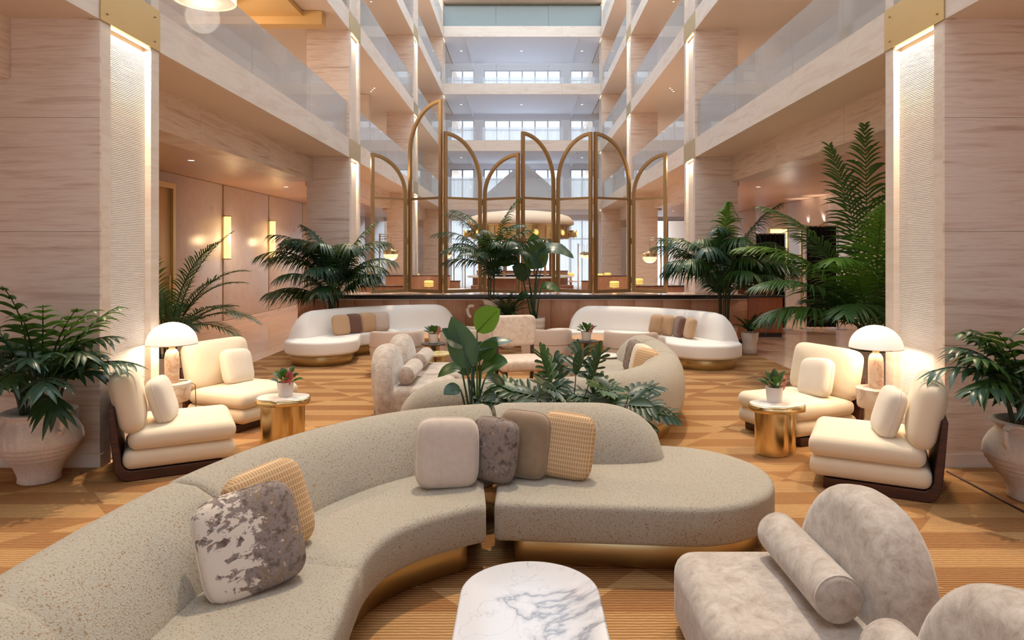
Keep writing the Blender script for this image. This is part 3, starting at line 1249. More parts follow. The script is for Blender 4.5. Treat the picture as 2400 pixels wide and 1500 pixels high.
lathe('gilded_band', [(1.75, 0.06), (1.98, 0.06), (1.98, 0.55), (2.06, 0.56), (2.06, 0.62), (1.75, 0.62)], M['gold'], cn, 48, ends=False)
for i in range(36):
    a = 2 * PI * i / 36
    box_ = tube('fin', [(2.0 * math.cos(a), 2.0 * math.sin(a), 0.1), (2.0 * math.cos(a), 2.0 * math.sin(a), 0.54)], 0.016, M['brass_dark'], cn, 5)
lathe('dome', [(2.1, 0.62), (2.2, 0.66), (2.18, 0.80), (2.0, 0.98), (1.5, 1.13), (0.8, 1.21), (0.01, 1.24)], M['plaster'], cn, 56, angle=80)
lathe('hanger', [(0.08, 1.2), (0.08, 1.68)], M['brass'], cn, 12)
for i in range(12):
    a = 2 * PI * (i + 0.5) / 12
    d = Vector((math.cos(a), math.sin(a), 0))
    side_n = sorted([math.cos(2 * PI * (q + 0.5) / 12) for q in range(12) if (math.sin(2 * PI * (q + 0.5) / 12) < 0) == (d.y < 0)])
    nth = ['first', 'second', 'third', 'fourth', 'fifth', 'sixth'][min(range(6), key=lambda q: abs(side_n[q] - d.x))]
    t = thing('bar_spotlight', 'short amber drum light on the bar canopy band, %s from left on its %s side' % (nth, 'camera' if d.y < 0 else 'far'), 'lamp', Vector((-0.08, 28, 2.78)) + d * 2.0, a, 'drum lights round the bar canopy')
    v, q = lathe_geo([(0.10, 0.0), (0.13, 0.04), (0.13, 0.28), (0.145, 0.29), (0.145, 0.33), (0.10, 0.34), (0.06, 0.30)], 16)
    mk('shade', [(z, x, y) for x, y, z in v], q, M['brass'], t)
    v, q = lathe_geo([(0.10, 0.335), (0.085, 0.345), (0.001, 0.35)], 16)
    mk('glow_ring', [(z, x, y) for x, y, z in v], q, M['lamp_amber'], t)


# booths and tables
def booth(x0, x1, y, label, h=1.16):
    t = thing('leather_booth', label, 'booth', ((x0 + x1) / 2, y, 0), 0, None)
    w = (x1 - x0) / 2
    box('back_panel', (-w, 0, 0.0), (w, 0.06, h - 0.03), M['oak'], t)
    box('cap_rail', (-w - 0.02, -0.02, h - 0.03), (w + 0.02, 0.12, h), M['walnut'], t, 0.004)
    n = max(2, int((x1 - x0) / 0.55))
    for i in range(n):
        a, b = -w + 2 * w * i / n, -w + 2 * w * (i + 1) / n
        box('back_cushion', (a + 0.006, 0.06, 0.46), (b - 0.006, 0.20, h - 0.05), M['leather'], t, 0.03)
        box('seat_cushion', (a + 0.006, 0.12, 0.30), (b - 0.006, 0.68, 0.47), M['leather'], t, 0.04)
    box('base', (-w, 0.06, 0), (w, 0.60, 0.30), M['oak_red'], t)
    return t


booth(-4.6, -2.9, 17.6, 'leather booth with walnut cap rail behind the leftmost screen panel', 1.16)
booth(2.9, 4.6, 17.6, 'leather booth with walnut cap rail behind the rightmost screen panel', 1.16)
booth(-3.2, -2.3, 25.2, 'leather booth behind the screen, left of the central plants', 0.98)
booth(2.2, 3.1, 25.2, 'leather booth behind the screen, right of the central plants', 0.98)
booth(-4.9, -2.6, 24.5, 'long leather booth beside the third left column', 1.2)
booth(2.5, 3.85, 24.25, 'long leather booth beside the third right column', 1.2)
booth(-2.2, 2.2, 33.0, 'leather booth at the far windows behind the bar', 1.15)


def rest_table(x, y, label, r=0.42):
    t = thing('dining_table', label, 'table', (x, y, 0))
    lathe('top', [(r - 0.01, 0.715), (r, 0.722), (r, 0.74), (r - 0.01, 0.75)], M['cream_stone'], t, 28)
    lathe('pedestal', [(0.24, 0.0), (0.24, 0.02), (0.05, 0.05), (0.045, 0.70), (0.12, 0.715)], M['brass'], t, 20)
    return t


def amber_lamp(x, y, label, s=1.0, e=3.0, z=0.75):
    t = thing('amber_table_lamp', label, 'lamp', (x, y, z))
    lathe('base', [(0.11 * s, 0), (0.11 * s, 0.015 * s), (0.035 * s, 0.03 * s), (0.035 * s, 0.2 * s)], M['brass'], t, 16)
    lathe('shade', [(0.10 * s, 0.17 * s), (0.15 * s, 0.18 * s), (0.15 * s, 0.34 * s), (0.12 * s, 0.36 * s), (0.001, 0.36 * s)], M['lamp_amber'], t, 20, ends=False)
    lathe('band', [(0.153 * s, 0.21 * s), (0.158 * s, 0.215 * s), (0.158 * s, 0.225 * s), (0.153 * s, 0.23 * s)], M['brass'], t, 20, ends=False)
    lathe('band', [(0.153 * s, 0.27 * s), (0.158 * s, 0.275 * s), (0.158 * s, 0.285 * s), (0.153 * s, 0.29 * s)], M['brass'], t, 20, ends=False)
    lamp('lamp_light', 'POINT', (0, 0, 0.45 * s), e, (1, 0.55, 0.2), t, 0.08)
    return t


lampspots = [(1005, 684, 'amber ribbed table lamp seen through the second screen panel'), (1440, 686, 'amber ribbed table lamp seen through the seventh screen panel'),
             (975, 661, 'small amber table lamp beyond the second screen panel'), (1497, 670, 'small amber table lamp seen through the eighth screen panel'),
             (1424, 651, 'tiny amber table lamp farther back, right of its twin in the seventh screen panel'), (1406, 646, 'tiny amber table lamp farthest back at left edge of seventh screen panel'),
             (870, 657, 'small amber table lamp at left edge of the first screen panel'), (1338, 641, 'tiny amber lamp far back beside the bar, through the sixth screen panel')]
for px, py, lb in lampspots:
    Y = {1497: 23.7, 1406: 29.2}.get(px, min(30.5, 1.25 * F / (py - CY)))
    p = at(px, py, Y)
    rest_table(p.x, p.y, 'round stone-topped brass table under the ' + ' '.join(lb.split()[:3]) + ' ' + ' '.join(lb.split()[-6:]))
    amber_lamp(p.x, p.y, lb)
for i, (px, py) in enumerate(((1068, 677), (1084, 684), (1176, 681), (1268, 683), (1318, 681), (1352, 684))):
    Y = 1.25 * F / (py - CY)
    p = at(px, py, Y)
    rest_table(p.x, p.y, 'round stone-topped brass table near the bar, %s from the left' % ['first', 'second', 'third', 'fourth', 'fifth', 'sixth'][i], 0.36)


def dchair(x, y, rz, label):
    t = thing('leather_dining_chair', label, 'chair', (x, y, 0), rz, 'leather chairs round the bar tables')
    slab('seat', round_poly([(-0.24, -0.24), (0.24, -0.24), (0.24, 0.24), (-0.24, 0.24)], 0.06), 0.40, 0.48, M['leather'], t)
    slab('backrest', round_poly([(-0.25, 0.20), (0.25, 0.20), (0.25, 0.27), (-0.25, 0.27)], 0.03), 0.50, 0.86, M['leather'], t)
    for a in (-0.2, 0.2):
        for b in (-0.2, 0.2):
            tube('leg', [(a, b, 0.41), (a * 1.1, b * 1.1, 0)], 0.018, M['oak_red'], t, 6)
    for a in (-0.2, 0.2):
        tube('back_post', [(a, 0.22, 0.45), (a, 0.235, 0.6)], 0.014, M['oak_red'], t, 6)
    return t


c0 = None
CHS = ((-2.45, 21.3, 2.6), (-1.2, 22.4, 0.5), (-0.55, 21.2, 3.3), (0.6, 21.4, 2.9), (1.3, 21.8, -0.5), (1.9, 21.0, 3.6), (-1.5, 23.9, 0.3), (1.5, 24.2, -0.4), (-1.6, 20.3, 3.1), (1.0, 20.2, 3.1), (0.1, 24.3, 3.14), (-0.4, 20.0, 3.3))
CHX = [q[0] / q[1] for q in CHS]
for i, (x, y, rz) in enumerate(CHS):
    if c0 is None:
        c0 = dchair(x, y, rz, 'x')
        c = c0
    else:
        c = dup(c0, (x, y, 0), rz)
    c['label'] = 'reddish leather dining chair before the bar, %s from the left' % ['first', 'second', 'third', 'fourth', 'fifth', 'sixth', 'seventh', 'eighth', 'ninth', 'tenth', 'eleventh', 'twelfth'][sorted(CHX).index(x / y)]


# lantern floor lamps in the restaurant
def lantern(x, y, zc, H, s, label, e=8, dirx=1):
    t = thing('lantern_floor_lamp', label, 'floor lamp', (x, y, 0))
    lathe('base', [(0.16 * s, 0), (0.16 * s, 0.03), (0.02, 0.04)], M['brass'], t, 20)
    tube('pole', [(0, 0, 0.03), (0, 0, H)], 0.022, M['brass_dark'], t, 8)
    ax = dirx * 0.30 * s
    tube('arm', [(0, 0, H - 0.01), (ax, 0, H - 0.01)], 0.012, M['chrome'], t, 6)
    tube('arm', [(0, 0, H - 0.07), (ax, 0, H - 0.07)], 0.012, M['chrome'], t, 6)
    tube('hanging_rod', [(ax, 0, H - 0.07), (ax, 0, zc + 0.12 * s)], 0.008, M['gold'], t, 6)
    lathe('brass_cap', [(0.03 * s, 0.16 * s), (0.08 * s, 0.13 * s), (0.19 * s, 0.08 * s), (0.24 * s, 0.075 * s), (0.24 * s, 0.06 * s), (0.20 * s, 0.05 * s), (0.20 * s, 0.0)], M['gold'], t, 28, (ax, 0, zc))
    lathe('globe', [(0.19 * s, 0.01 * s), (0.185 * s, -0.06 * s), (0.14 * s, -0.13 * s), (0.07 * s, -0.165 * s), (0.001, -0.17 * s)], M['globe'], t, 28, (ax, 0, zc), ends=False, angle=80)
    lamp('globe_light', 'POINT', (ax, 0, zc - 0.25 * s), e, WARM, t, 0.1)
    return t


Y = 18.5
lantern((890 - CX) * Y / F, Y, 1.97, 2.52, 1.0, 'brass floor lamp with hanging half-globe lantern, left behind the screen', 8, 1)
lantern((1549 - CX) * Y / F, Y, 1.90, 2.42, 1.0, 'brass floor lamp with hanging half-globe lantern, right behind the screen', 8, -1)
for i, (px, py, Yc, dx) in enumerate(((1064, 597, 30, -1), (1090, 597, 31, 1), (1355, 597, 31, 1), (1390, 598, 30, -1), (1592, 605, 24, 1))):
    p = at(px, py, Yc)
    lantern(p.x, Yc, p.z, p.z + 0.5, 0.9, 'small far lantern floor lamp beyond the screen, %s from left' % ['first', 'second', 'third', 'fourth', 'fifth'][i], 4, dx)

# arched stone portals between the restaurant columns and the far side windows
for s, side in ((-1, 'left'), (1, 'right')):
    xa, xb = 4.55, 6.6
    V = []
    n = 14
    a_in = [(xb, 0.0)] + [((xa + xb) / 2 + (xb - xa) / 2 * math.cos(PI * k / n), 2.35 + (xb - xa) / 2 * math.sin(PI * k / n)) for k in range(n + 1)] + [(xa, 0.0)]
    outer = [(xb + 0.5, 0.0), (xb + 0.5, 3.8), (xa - 0.15, 3.8), (xa - 0.15, 0.0)]
    poly = [(s * p[0], p[1]) for p in outer + list(reversed(a_in))]
    N = len(poly)
    v = [(x, 36.0, z) for x, z in poly] + [(x, 36.3, z) for x, z in poly]
    bm = bmesh.new()
    f = [bm.verts.new((x, 36.0, z)) for x, z in poly]
    fc = bm.faces.new(f)
    ex = bmesh.ops.extrude_face_region(bm, geom=[fc])
    bmesh.ops.translate(bm, verts=[e for e in ex['geom'] if isinstance(e, bmesh.types.BMVert)], vec=(0, 0.3, 0))
    bmesh.ops.recalc_face_normals(bm, faces=bm.faces)
    me = bpy.data.meshes.new('wall_portal_' + side)
    bm.to_mesh(me)
    bm.free()
    struct(fin('wall_portal_' + side, me, M['plaster'], None, False), 'pale stone portal with arched opening at the far end of the restaurant')

# pipe-and-drape screens and gold partition on the right aisle
for i, (x0, x1, y, z0, z1, lb) in enumerate(((6.13, 6.86, 17.9, 0.02, 2.5, 'black pipe and drape screen standing behind the host desk'),
                                             (7.5, 8.3, 18.0, 0.03, 2.70, 'black pipe and drape screen in the right aisle, hanging to the floor'))):
    w = x1 - x0
    t = thing('drape_screen', lb, 'screen', ((x0 + x1) / 2, y, 0))
    for s in (-1, 1):
        box('base_plate', (s * (w / 2 + 0.03) - 0.16, -0.18, 0), (s * (w / 2 + 0.03) + 0.16, 0.18, 0.012), M['chrome'], t)
        tube('upright', [(s * (w / 2 + 0.03), 0, 0.01), (s * (w / 2 + 0.03), 0, z1 + 0.02)], 0.02, M['chrome'], t, 8)
    tube('crossbar', [(-w / 2 - 0.03, 0, z1), (w / 2 + 0.03, 0, z1)], 0.02, M['chrome'], t, 8)
    curtain('drape', None, -w / 2, w / 2, 0, z0 + 0.02, z1, M['black_cloth'], None, t, 0.045, 0.13)
pt = thing('brass_partition', 'brass framed glazed partition with warm lit panels at back of the right aisle', 'partition', (8.1, 20.5, 0))
box('post', (-0.75, -0.05, 0), (-0.67, 0.05, 2.75), M['brass'], pt)
box('post', (0.25, -0.05, 0), (0.31, 0.05, 2.75), M['brass'], pt)
box('post', (-0.15, -0.04, 1.25), (-0.11, 0.04, 2.75), M['brass'], pt)
for z in (1.22, 1.9, 2.72):
    box('cross_rail', (-0.67, -0.04, z), (0.25, 0.04, z + 0.05), M['brass'], pt)
box('stone_base', (-0.67, -0.03, 0), (0.25, 0.05, 1.22), M['wall_plaster'], pt)
for a, b in ((-0.67, -0.15), (-0.11, 0.25)):
    for z0, z1 in ((1.27, 1.9), (1.95, 2.72)):
        box('pane', (a + 0.003, 0.0, z0), (b - 0.003, 0.008, z1), M['glass'] if a > -0.3 else emit('lit_glass', (1, 0.74, 0.42, 1), 0.55), pt)
lamp('partition_light', 'POINT', (-0.3, -0.5, 2.4), 12, WARM, pt, 0.1)
for i, yy in enumerate((21.4, 22.6)):
    t = thing('wall_uplight', ['brass wall uplight on right aisle wall above the partition, nearer', 'brass wall uplight on right aisle wall above the partition, farther'][i], 'sconce', (XR - 0.03, yy, 2.75))
    lathe('cup', [(0.03, -0.18), (0.06, -0.15), (0.06, 0.15), (0.045, 0.15), (0.045, -0.05)], M['brass'], t, 14, (-0.10, 0, 0))
    box('bracket', (-0.06, -0.02, -0.05), (0.0, 0.02, 0.05), M['brass'], t)
    lamp('uplight', 'SPOT', (-0.10, 0, 0.12), 40, WARM, t, 0.04, (PI, 0, 0), None, 0.7, 80)


# ================================================================ SOFAS
RING = [(-.36, .40), (-.335, .48), (-.295, .58), (-.24, .67), (-.16, .75), (-.06, .805), (.04, .815), (.13, .785), (.20, .72), (.245, .62), (.265, .5), (.265, .36), (.25, .26), (.20, .22), (-.10, .22), (-.33, .30)]


def frames(P):
    out = []
    for i, p in enumerate(P):
        t = (P[min(i + 1, len(P) - 1)] - P[max(i - 1, 0)]).normalized()
        out.append((p, Vector((t.y, -t.x)), t))
    return out


def ringpts(p, n, hs=1.0, ws=1.0, ring=RING, zb=0.42):
    out = []
    for d, z in ring:
        zz = zb + (z - zb) * hs if z > zb else z
        q = p + n * (d * ws)
        out.append((q.x, q.y, zz))
    return out


def back_geo(path, free0=0.0, free1=0.0, ring=RING, wmin=0.45):
    """backrest along a plan path; free0/free1: lengths over which a free end rounds off"""
    P = resample(path, 0.045)
    fr = frames(P)
    Ls = [0.0]
    for a, b in zip(P, P[1:]):
        Ls.append(Ls[-1] + (b - a).length)
    tot = Ls[-1]
    secs = []

    def f(s, free):
        if free <= 0:
            return 1.0
        u = min(1.0, max(0.0, s / free))
        return math.sqrt(max(0.0, 1 - (1 - u) ** 2.2))
    for (p, n, t), s in zip(fr, Ls):
        h = min(f(s, free0), f(tot - s, free1))
        h = max(h, 0.03)
        hs, ws = h, wmin + (1 - wmin) * h
        if s < 0.03 and free0 <= 0 or tot - s < 0.03 and free1 <= 0:
            hs, ws = 0.955, 0.955
        secs.append(ringpts(p, n, hs, ws, ring))
    return loft_geo(secs)


def nearest_i(P, q):
    return min(range(len(P)), key=lambda i: (P[i] - Vector(q)).length)


def offs(path, d):
    return [p + n * d for p, n, t in frames(path)]


RIDGE = [(1.10, 5.34), (0.6, 5.37), (0.0, 5.37), (-.33, 5.32), (-.78, 5.15), (-1.17, 4.83), (-1.47, 4.40), (-1.65, 3.95), (-1.76, 3.5), (-1.82, 3.0), (-1.84, 2.4), (-1.80, 1.9), (-1.66, 1.45)]
FRONT = [(-.19, 4.25), (-.40, 4.12), (-.60, 3.96), (-.74, 3.76), (-.80, 3.52), (-.80, 3.25), (-.78, 2.9), (-.77, 2.4), (-.76, 1.9), (-.70, 1.45)]


def at_len(P, m):
    L = [0.0]
    for a, b in zip(P, P[1:]):
        L.append(L[-1] + (b - a).length)
    out = []
    for i in range(m):
        d = L[-1] * i / (m - 1)
        k = max(j for j in range(len(P)) if L[j] <= d + 1e-9)
        if k >= len(P) - 1:
            out.append(P[-1].copy())
        else:
            out.append(P[k].lerp(P[k + 1], (d - L[k]) / (L[k + 1] - L[k])))
    return out


def strip_geo(A, B, z0, z1, r, m=30):
    """upholstered seat between a front path A and a rear path B, rounded front edge and rounded ends"""
    A, B = at_len(A, m), at_len(B, m)
    secs = []
    for i, (a, b) in enumerate(zip(A, B)):
        d = (b - a)
        D = d.length
        d.normalize()
        e = min(i, m - 1 - i)
        dz = (0.018, 0.003)[e] if e < 2 else 0.0
        row = [(0.03, z0)] + [(r * (1 - math.sin(t)), z0 + 0.03 + (z1 - z0 - r - 0.03) * 0) for t in ()]
        row += [(0.008, z0 + 0.01), (0.0, z0 + 0.03), (0.0, z1 - r)]
        for k in range(1, 6):
            t = PI / 2 * k / 5
            row.append((r * (1 - math.cos(t)), z1 - r * (1 - math.sin(t)) - dz))
        for f in (0.25, 0.5, 0.75):
            row.append((r + (D - r) * f, z1 + 0.006 * math.sin(PI * f) - dz))
        row += [(D, z1 - dz), (D, z0)]
        secs.append([(a.x + d.x * u, a.y + d.y * u, z) for u, z in row])
    return loft_geo(secs)


def serpentine_sofa(label, loc, rz, chaise=True):
    root = thing('serpentine_sofa', label, 'sofa', loc, rz)
    RP = resample(catmull([Vector(p) for p in RIDGE], 10), 0.04)
    FP = resample(catmull([Vector(p) for p in FRONT], 10), 0.04)
    rs = [nearest_i(RP, (-.25, 5.34)), nearest_i(RP, (-1.75, 3.56)), nearest_i(RP, (-1.84, 2.38))]
    fs = [nearest_i(FP, (-.80, 3.40)), nearest_i(FP, (-.77, 2.40))]
    # backrest modules
    g = 0
    segs = [(RP[:rs[0] - 0], 0.55, 0.0), (RP[rs[0] + g:rs[1] + 1], 0, 0), (RP[rs[1] + g:rs[2] + 1], 0, 0), (RP[rs[2] + g:], 0, 0.5)]
    for P, a, b in segs:
        fixn(mk('backrest', *back_geo(P, a, b), M['boucle'], root, True, 70))
    # seat modules
    inner = offs(RP, -0.02)
    if chaise:
        o1 = [(-.175, 4.255), (1.05, 4.155)] + [(1.05 + .70 * math.sin(a), 4.855 - .70 * math.cos(a)) for a in [PI * k / 20 for k in range(1, 20)]] + [(1.05, 5.555), (0.95, 5.52), (-.175, 5.40)]
        b1 = [(-.05, 4.37), (1.04, 4.27)] + [(1.05 + .58 * math.sin(a), 4.855 - .58 * math.cos(a)) for a in [PI * k / 20 for k in range(1, 20)]] + [(1.05, 5.45), (-.05, 5.35)]
    else:
        o1 = [(-.175, 4.255), (1.0, 4.155), (1.12, 4.28), (1.14, 5.2), (1.0, 5.42), (-.175, 5.40)]
        b1 = [(-.05, 4.37), (0.95, 4.27), (1.02, 4.4), (1.0, 5.2), (0.9, 5.3), (-.05, 5.30)]
    outs = [round_poly(o1, 0.04 if chaise else 0.12), FP[1:fs[0]] + list(reversed(inner[rs[0] + 2:rs[1]])), FP[fs[0] + 1:fs[1]] + list(reversed(inner[rs[1] + 1:rs[2]])), FP[fs[1] + 1:] + list(reversed(inner[rs[2] + 1:]))]
    slab('seat', resample(ccw([Vector((p[0], p[1])) for p in outs[0]]), 0.035, True), 0.20, 0.445, M['boucle'], root, 0.045, 0.03, 4)
    for A, B in ((FP[1:fs[0] + 1], inner[rs[0] + 2:rs[1] + 1]), (FP[fs[0]:fs[1] + 1], inner[rs[1]:rs[2] + 1]), (FP[fs[1]:], inner[rs[2]:])):
        fixn(mk('seat', *strip_geo(A, B, 0.20, 0.445, 0.045), M['boucle'], root, True, 60))
    fi, bi = offs(FP, 0.10), offs(RP, 0.12)
    bases = [round_poly(b1, 0.04), fi[3:fs[0] - 1] + list(reversed(bi[rs[0] + 4:rs[1] - 1])), fi[fs[0] + 2:fs[1] - 1] + list(reversed(bi[rs[1] + 2:rs[2] - 1])), fi[fs[1] + 2:-2] + list(reversed(bi[rs[2] + 2:-3]))]
    for P in bases:
        P = resample(ccw([Vector((p[0], p[1])) for p in P]), 0.05, True)
        slab('plinth', P, 0.0135, 0.205, M['brass'], root, 0.004, 0.004, 1)
    return root


serpentine_sofa('speckled oatmeal boucle serpentine sofa on brass plinth with rounded chaise, nearest the camera', (0, 0, 0), 0)
serpentine_sofa('speckled oatmeal boucle serpentine sofa turned away, back to back with the nearest one', (-0.06, 11.8, 0), PI, False)

WRING = [(-.30, .41), (-.27, .52), (-.23, .66), (-.16, .80), (-.08, .885), (.02, .915), (.10, .89), (.16, .80), (.20, .66), (.22, .5), (.22, .34), (.20, .24), (.14, .20), (-.10, .20), (-.28, .30)]


def white_sofa(label, cx, cy, s):
    root = thing('curved_white_sofa', label, 'sofa', (cx, cy, 0))
    pol = lambda r, a: Vector((s * r * math.cos(R(a)), r * math.sin(R(a))))
    path = [pol(2.56, a) for a in range(168, 84, -2)]
    if s > 0:
        pass
    P = path if s > 0 else list(reversed(path))
    fixn(mk('backrest', *back_geo(P, 0.45, 0.45, WRING, 0.5), M['white_wool'], root, True, 70))
    out = [pol(2.62, a) for a in range(164, 88, -4)]
    lob2 = Vector((s * 0.28, 2.28))
    out += [lob2 + Vector((s * .42 * math.cos(a), .42 * math.sin(a))) for a in [R(80 - 20 * k) for k in range(9)]]
    out += [pol(1.98, a) for a in range(84, 142, 4)]
    lc = Vector((s * -2.05, 0.55))
    out += [lc + Vector((s * .66 * math.cos(a), .66 * math.sin(a))) for a in [R(20 - 14 * k) for k in range(14)]]
    out = resample(ccw(out), 0.05, True)
    # soften the outline
    for _ in range(3):
        out = [(out[i - 1] + out[i] * 2 + out[(i + 1) % len(out)]) / 4 for i in range(len(out))]
    slab('seat', out, 0.20, 0.45, M['white_wool'], root, 0.055, 0.05, 5)
    slab('plinth', inset_pts(ccw(out), 0.12), 0.0135, 0.205, M['brass'], root, 0.004, 0.004, 1)
    return root


white_sofa('white wool curved sofa on brass plinth at the divider, the left one', -1.6, 11.9, 1)
white_sofa('white wool curved sofa on brass plinth at the divider, the right one', 1.15, 11.5, -1)


# ---------------------------------------------------------------- pillows
def pillow(label, x, y, z, rz, mat, w=0.44, h=0.44, t=0.17, tilt=14, roll=0, group=None, piping=None):
    v, q = superpill(w, h, t)
    r = thing('throw_pillow', label, 'pillow', (x, y, z), 0, group)
    r.rotation_euler = (R(-tilt), R(roll), R(rz))
    mk('cover', v, q, mat, r, True, 180)
    sg = lambda c, e: math.copysign(abs(c) ** e, c)
    loop = [(sg(math.cos(u), .42) * w / 2 * 0.985, 0, h / 2 + sg(math.sin(u), .42) * h / 2 * 0.985) for u in [2 * PI * i / 48 for i in range(48)]]
    pts = []
    for i in range(48):
        pts.append(loop[i])
    V, Q = [], []
    for i, p in enumerate(pts):
        p = Vector(p)
        o = (p - Vector((0, 0, h / 2))).normalized()
        for k in range(4):
            a = PI / 2 * k
            V.append(p + o * (0.007 * math.cos(a) + 0.003) + Vector((0, 0.007 * math.sin(a), 0)))
    for i in range(48):
        j = (i + 1) % 48
        for k in range(4):
            m = (k + 1) % 4
            Q.append((i * 4 + k, j * 4 + k, j * 4 + m, i * 4 + m))
    mk('piping', V, Q, piping or mat, r, True, 180)
    return r


SZ = 0.445
pillow('large pillow with brown and grey woodland tree print, lying at left on the nearest sofa', -1.20, 3.14, SZ, 38, M['tree_print'], 0.46, 0.46, 0.18, 20, -7)
pillow('tan woven grid pillow tucked behind the tree-print pillow on the nearest sofa', -1.24, 3.52, SZ, 58, M['woven'], 0.46, 0.46, 0.16, 18, -5)
pillow('pale taupe velvet pillow, first of the four in the nearest sofa bend', -0.50, 4.52, SZ, 14, M['pale_velvet'], 0.42, 0.45, 0.18, 14, 3)
pillow('dark tree-print pillow second of the four in the nearest sofa bend', -0.225, 4.66, SZ, -36, M['tree_print_dark'], 0.38, 0.42, 0.17, 12, 0)
pillow('brown taupe silk velvet pillow, third of the four in the nearest sofa bend', -0.02, 4.74, SZ, -22, M['taupe_velvet'], 0.38, 0.45, 0.18, 12, 2)
pillow('tan woven grid pillow, rightmost of the four in the nearest sofa bend', 0.28, 4.72, SZ, -20, M['woven'], 0.38, 0.44, 0.18, 12, 4)
wl_ = [('tan_stripe', 'beige boucle pillow, leftmost of four on the left white sofa', 151), ('brown_velvet', 'dark brown velvet pillow on the left white sofa', 142.5), ('tan_stripe', 'tan striped pillow next to the dark brown one on left white sofa', 134), ('pale_velvet', 'pale velvet pillow, rightmost of four on the left white sofa', 126)]
for mt, lb, a in wl_:
    pillow(lb, -1.6 + 2.06 * math.cos(R(a)), 11.9 + 2.06 * math.sin(R(a)), 0.45, a - 90 - 16, M[mt], 0.35, 0.38, 0.16, 14)
wr_ = [('tan_stripe', 'beige pillow, leftmost of four on the right white sofa', 48), ('tan_stripe', 'tan striped pillow, second from left on the right white sofa', 41), ('brown_velvet', 'dark brown velvet pillow on the right white sofa', 33.5), ('tan_stripe', 'beige pillow, rightmost of four on the right white sofa', 26)]
for mt, lb, a in wr_:
    pillow(lb, 1.15 + 2.06 * math.cos(R(a)), 11.5 + 2.06 * math.sin(R(a)), 0.45, a - 90 - 22, M[mt], 0.34, 0.38, 0.17, 14)
for i, (x, y, mt, lb) in enumerate(((1.40, 8.95, 'tree_print_dark', 'tree-print pillow on the turned-away sofa, beside the striped one'), (1.43, 8.52, 'cream', 'cream pillow on the turned-away sofa'), (1.42, 8.12, 'woven', 'tan striped pillow on the turned-away sofa, nearest its bend'))):
    pillow(lb, x, y, SZ, -84 + i * 8, M[mt], 0.42, 0.42, 0.16, 14)


# ---------------------------------------------------------------- walnut lounge chairs
def lounge_chair(label, loc, rz):
    r = thing('lounge_chair', label, 'lounge chair', loc, rz)
    W = 0.42
    prof = [(0.36, 0.0), (0.36, 0.09), (-0.38, 0.09), (-0.42, 0.11), (-0.445, 0.16), (-0.50, 0.66), (-0.545, 0.66), (-0.52, 0.30), (-0.50, 0.10), (-0.46, 0.03), (-0.40, 0.0)]
    n = len(prof)
    V = [(x, -W, z) for x, z in prof] + [(x, W, z) for x, z in prof]
    Q = [tuple(range(n)), tuple(reversed(range(n, 2 * n)))] + [(i, i + n, (i + 1) % n + n, (i + 1) % n) for i in range(n)]
    o = mk('shell', V, Q, M['walnut'], r, True, 40)
    fixn(o)
    bv = o.modifiers.new('bevel', 'BEVEL')
    bv.width = 0.008
    bv.segments = 2
    bv.limit_method = 'ANGLE'
    out = round_poly([(-0.44, -0.44), (0.47, -0.44), (0.47, 0.44), (-0.44, 0.44)], 0.09, 7)
    out = resample(out, 0.03, True)
    slab('base_cushion', out, 0.095, 0.265, M['cream'], r, 0.075, 0.07, 6, 0.0)
    out2 = resample(round_poly([(-0.40, -0.445), (0.48, -0.445), (0.48, 0.445), (-0.40, 0.445)], 0.10, 7), 0.03, True)
    slab('seat_cushion', out2, 0.262, 0.435, M['cream'], r, 0.08, 0.07, 6, 0.02)
    v, q = superpill(0.92, 0.56, 0.27, 0.30, 0.75, 72, 20)
    b = mk('back_cushion', v, q, M['cream'], r, True, 180)
    b.location = (-0.345, 0, 0.40)
    b.rotation_euler = (R(-12), 0, R(90))
    return r


LC = [(-3.27, 6.48, 28, 'walnut shelled cream lounge chair seen from its side, beside the left urn'),
      (3.06, 5.98, 152, 'walnut shelled cream lounge chair seen from its side, beside the right urn'),
      (-3.30, 8.05, -24, 'cream lounge chair facing the camera behind the left gold side table'),
      (3.02, 7.50, 202, 'cream lounge chair facing the camera behind the right gold side table')]
lc0 = None
for x, y, a, lb in LC:
    if lc0 is None:
        lc0 = lounge_chair(lb, (x, y, 0.012), R(a))
        lc0['group'] = 'walnut lounge chairs'
    else:
        dup(lc0, (x, y, 0.012), R(a), lb)


def on_chair(i, fx, fy):
    x, y, a, _ = LC[i]
    c, s = math.cos(R(a)), math.sin(R(a))
    return x + fx * c - fy * s, y + fx * s + fy * c


for i, (fx, fy, turn, lb) in enumerate(((-0.07, -0.10, 90 - 12, 'cream pillow on the side-on lounge chair by the left urn'), (-0.07, 0.10, 90 + 12, 'cream pillow on the side-on lounge chair by the right urn'),
                                        (-0.09, 0.05, 90, 'cream pillow leaning in the camera-facing lounge chair, left side'), (-0.09, 0.14, 90, 'cream pillow leaning in the camera-facing lounge chair, right side'))):
    x, y = on_chair(i, fx, fy)
    pillow(lb, x, y, 0.445, LC[i][2] + turn, M['cream_light'], 0.42, 0.42, 0.18, 17, 4 if i == 2 else (-6 if i == 3 else 0))


# ---------------------------------------------------------------- velvet half-moon chairs
def arch_outline(w, h, n=28):
    pts = [(-w / 2 * 0.93, 0.0), (w / 2 * 0.93, 0.0)]
    z0 = 0.22
    for k in range(n + 1):
        a = PI * k / n
        ca, sa = math.cos(a), math.sin(a)
        pts.append((math.copysign(abs(ca) ** 0.85, ca) * w / 2, z0 + (h - z0) * sa ** 0.9))
    return pts


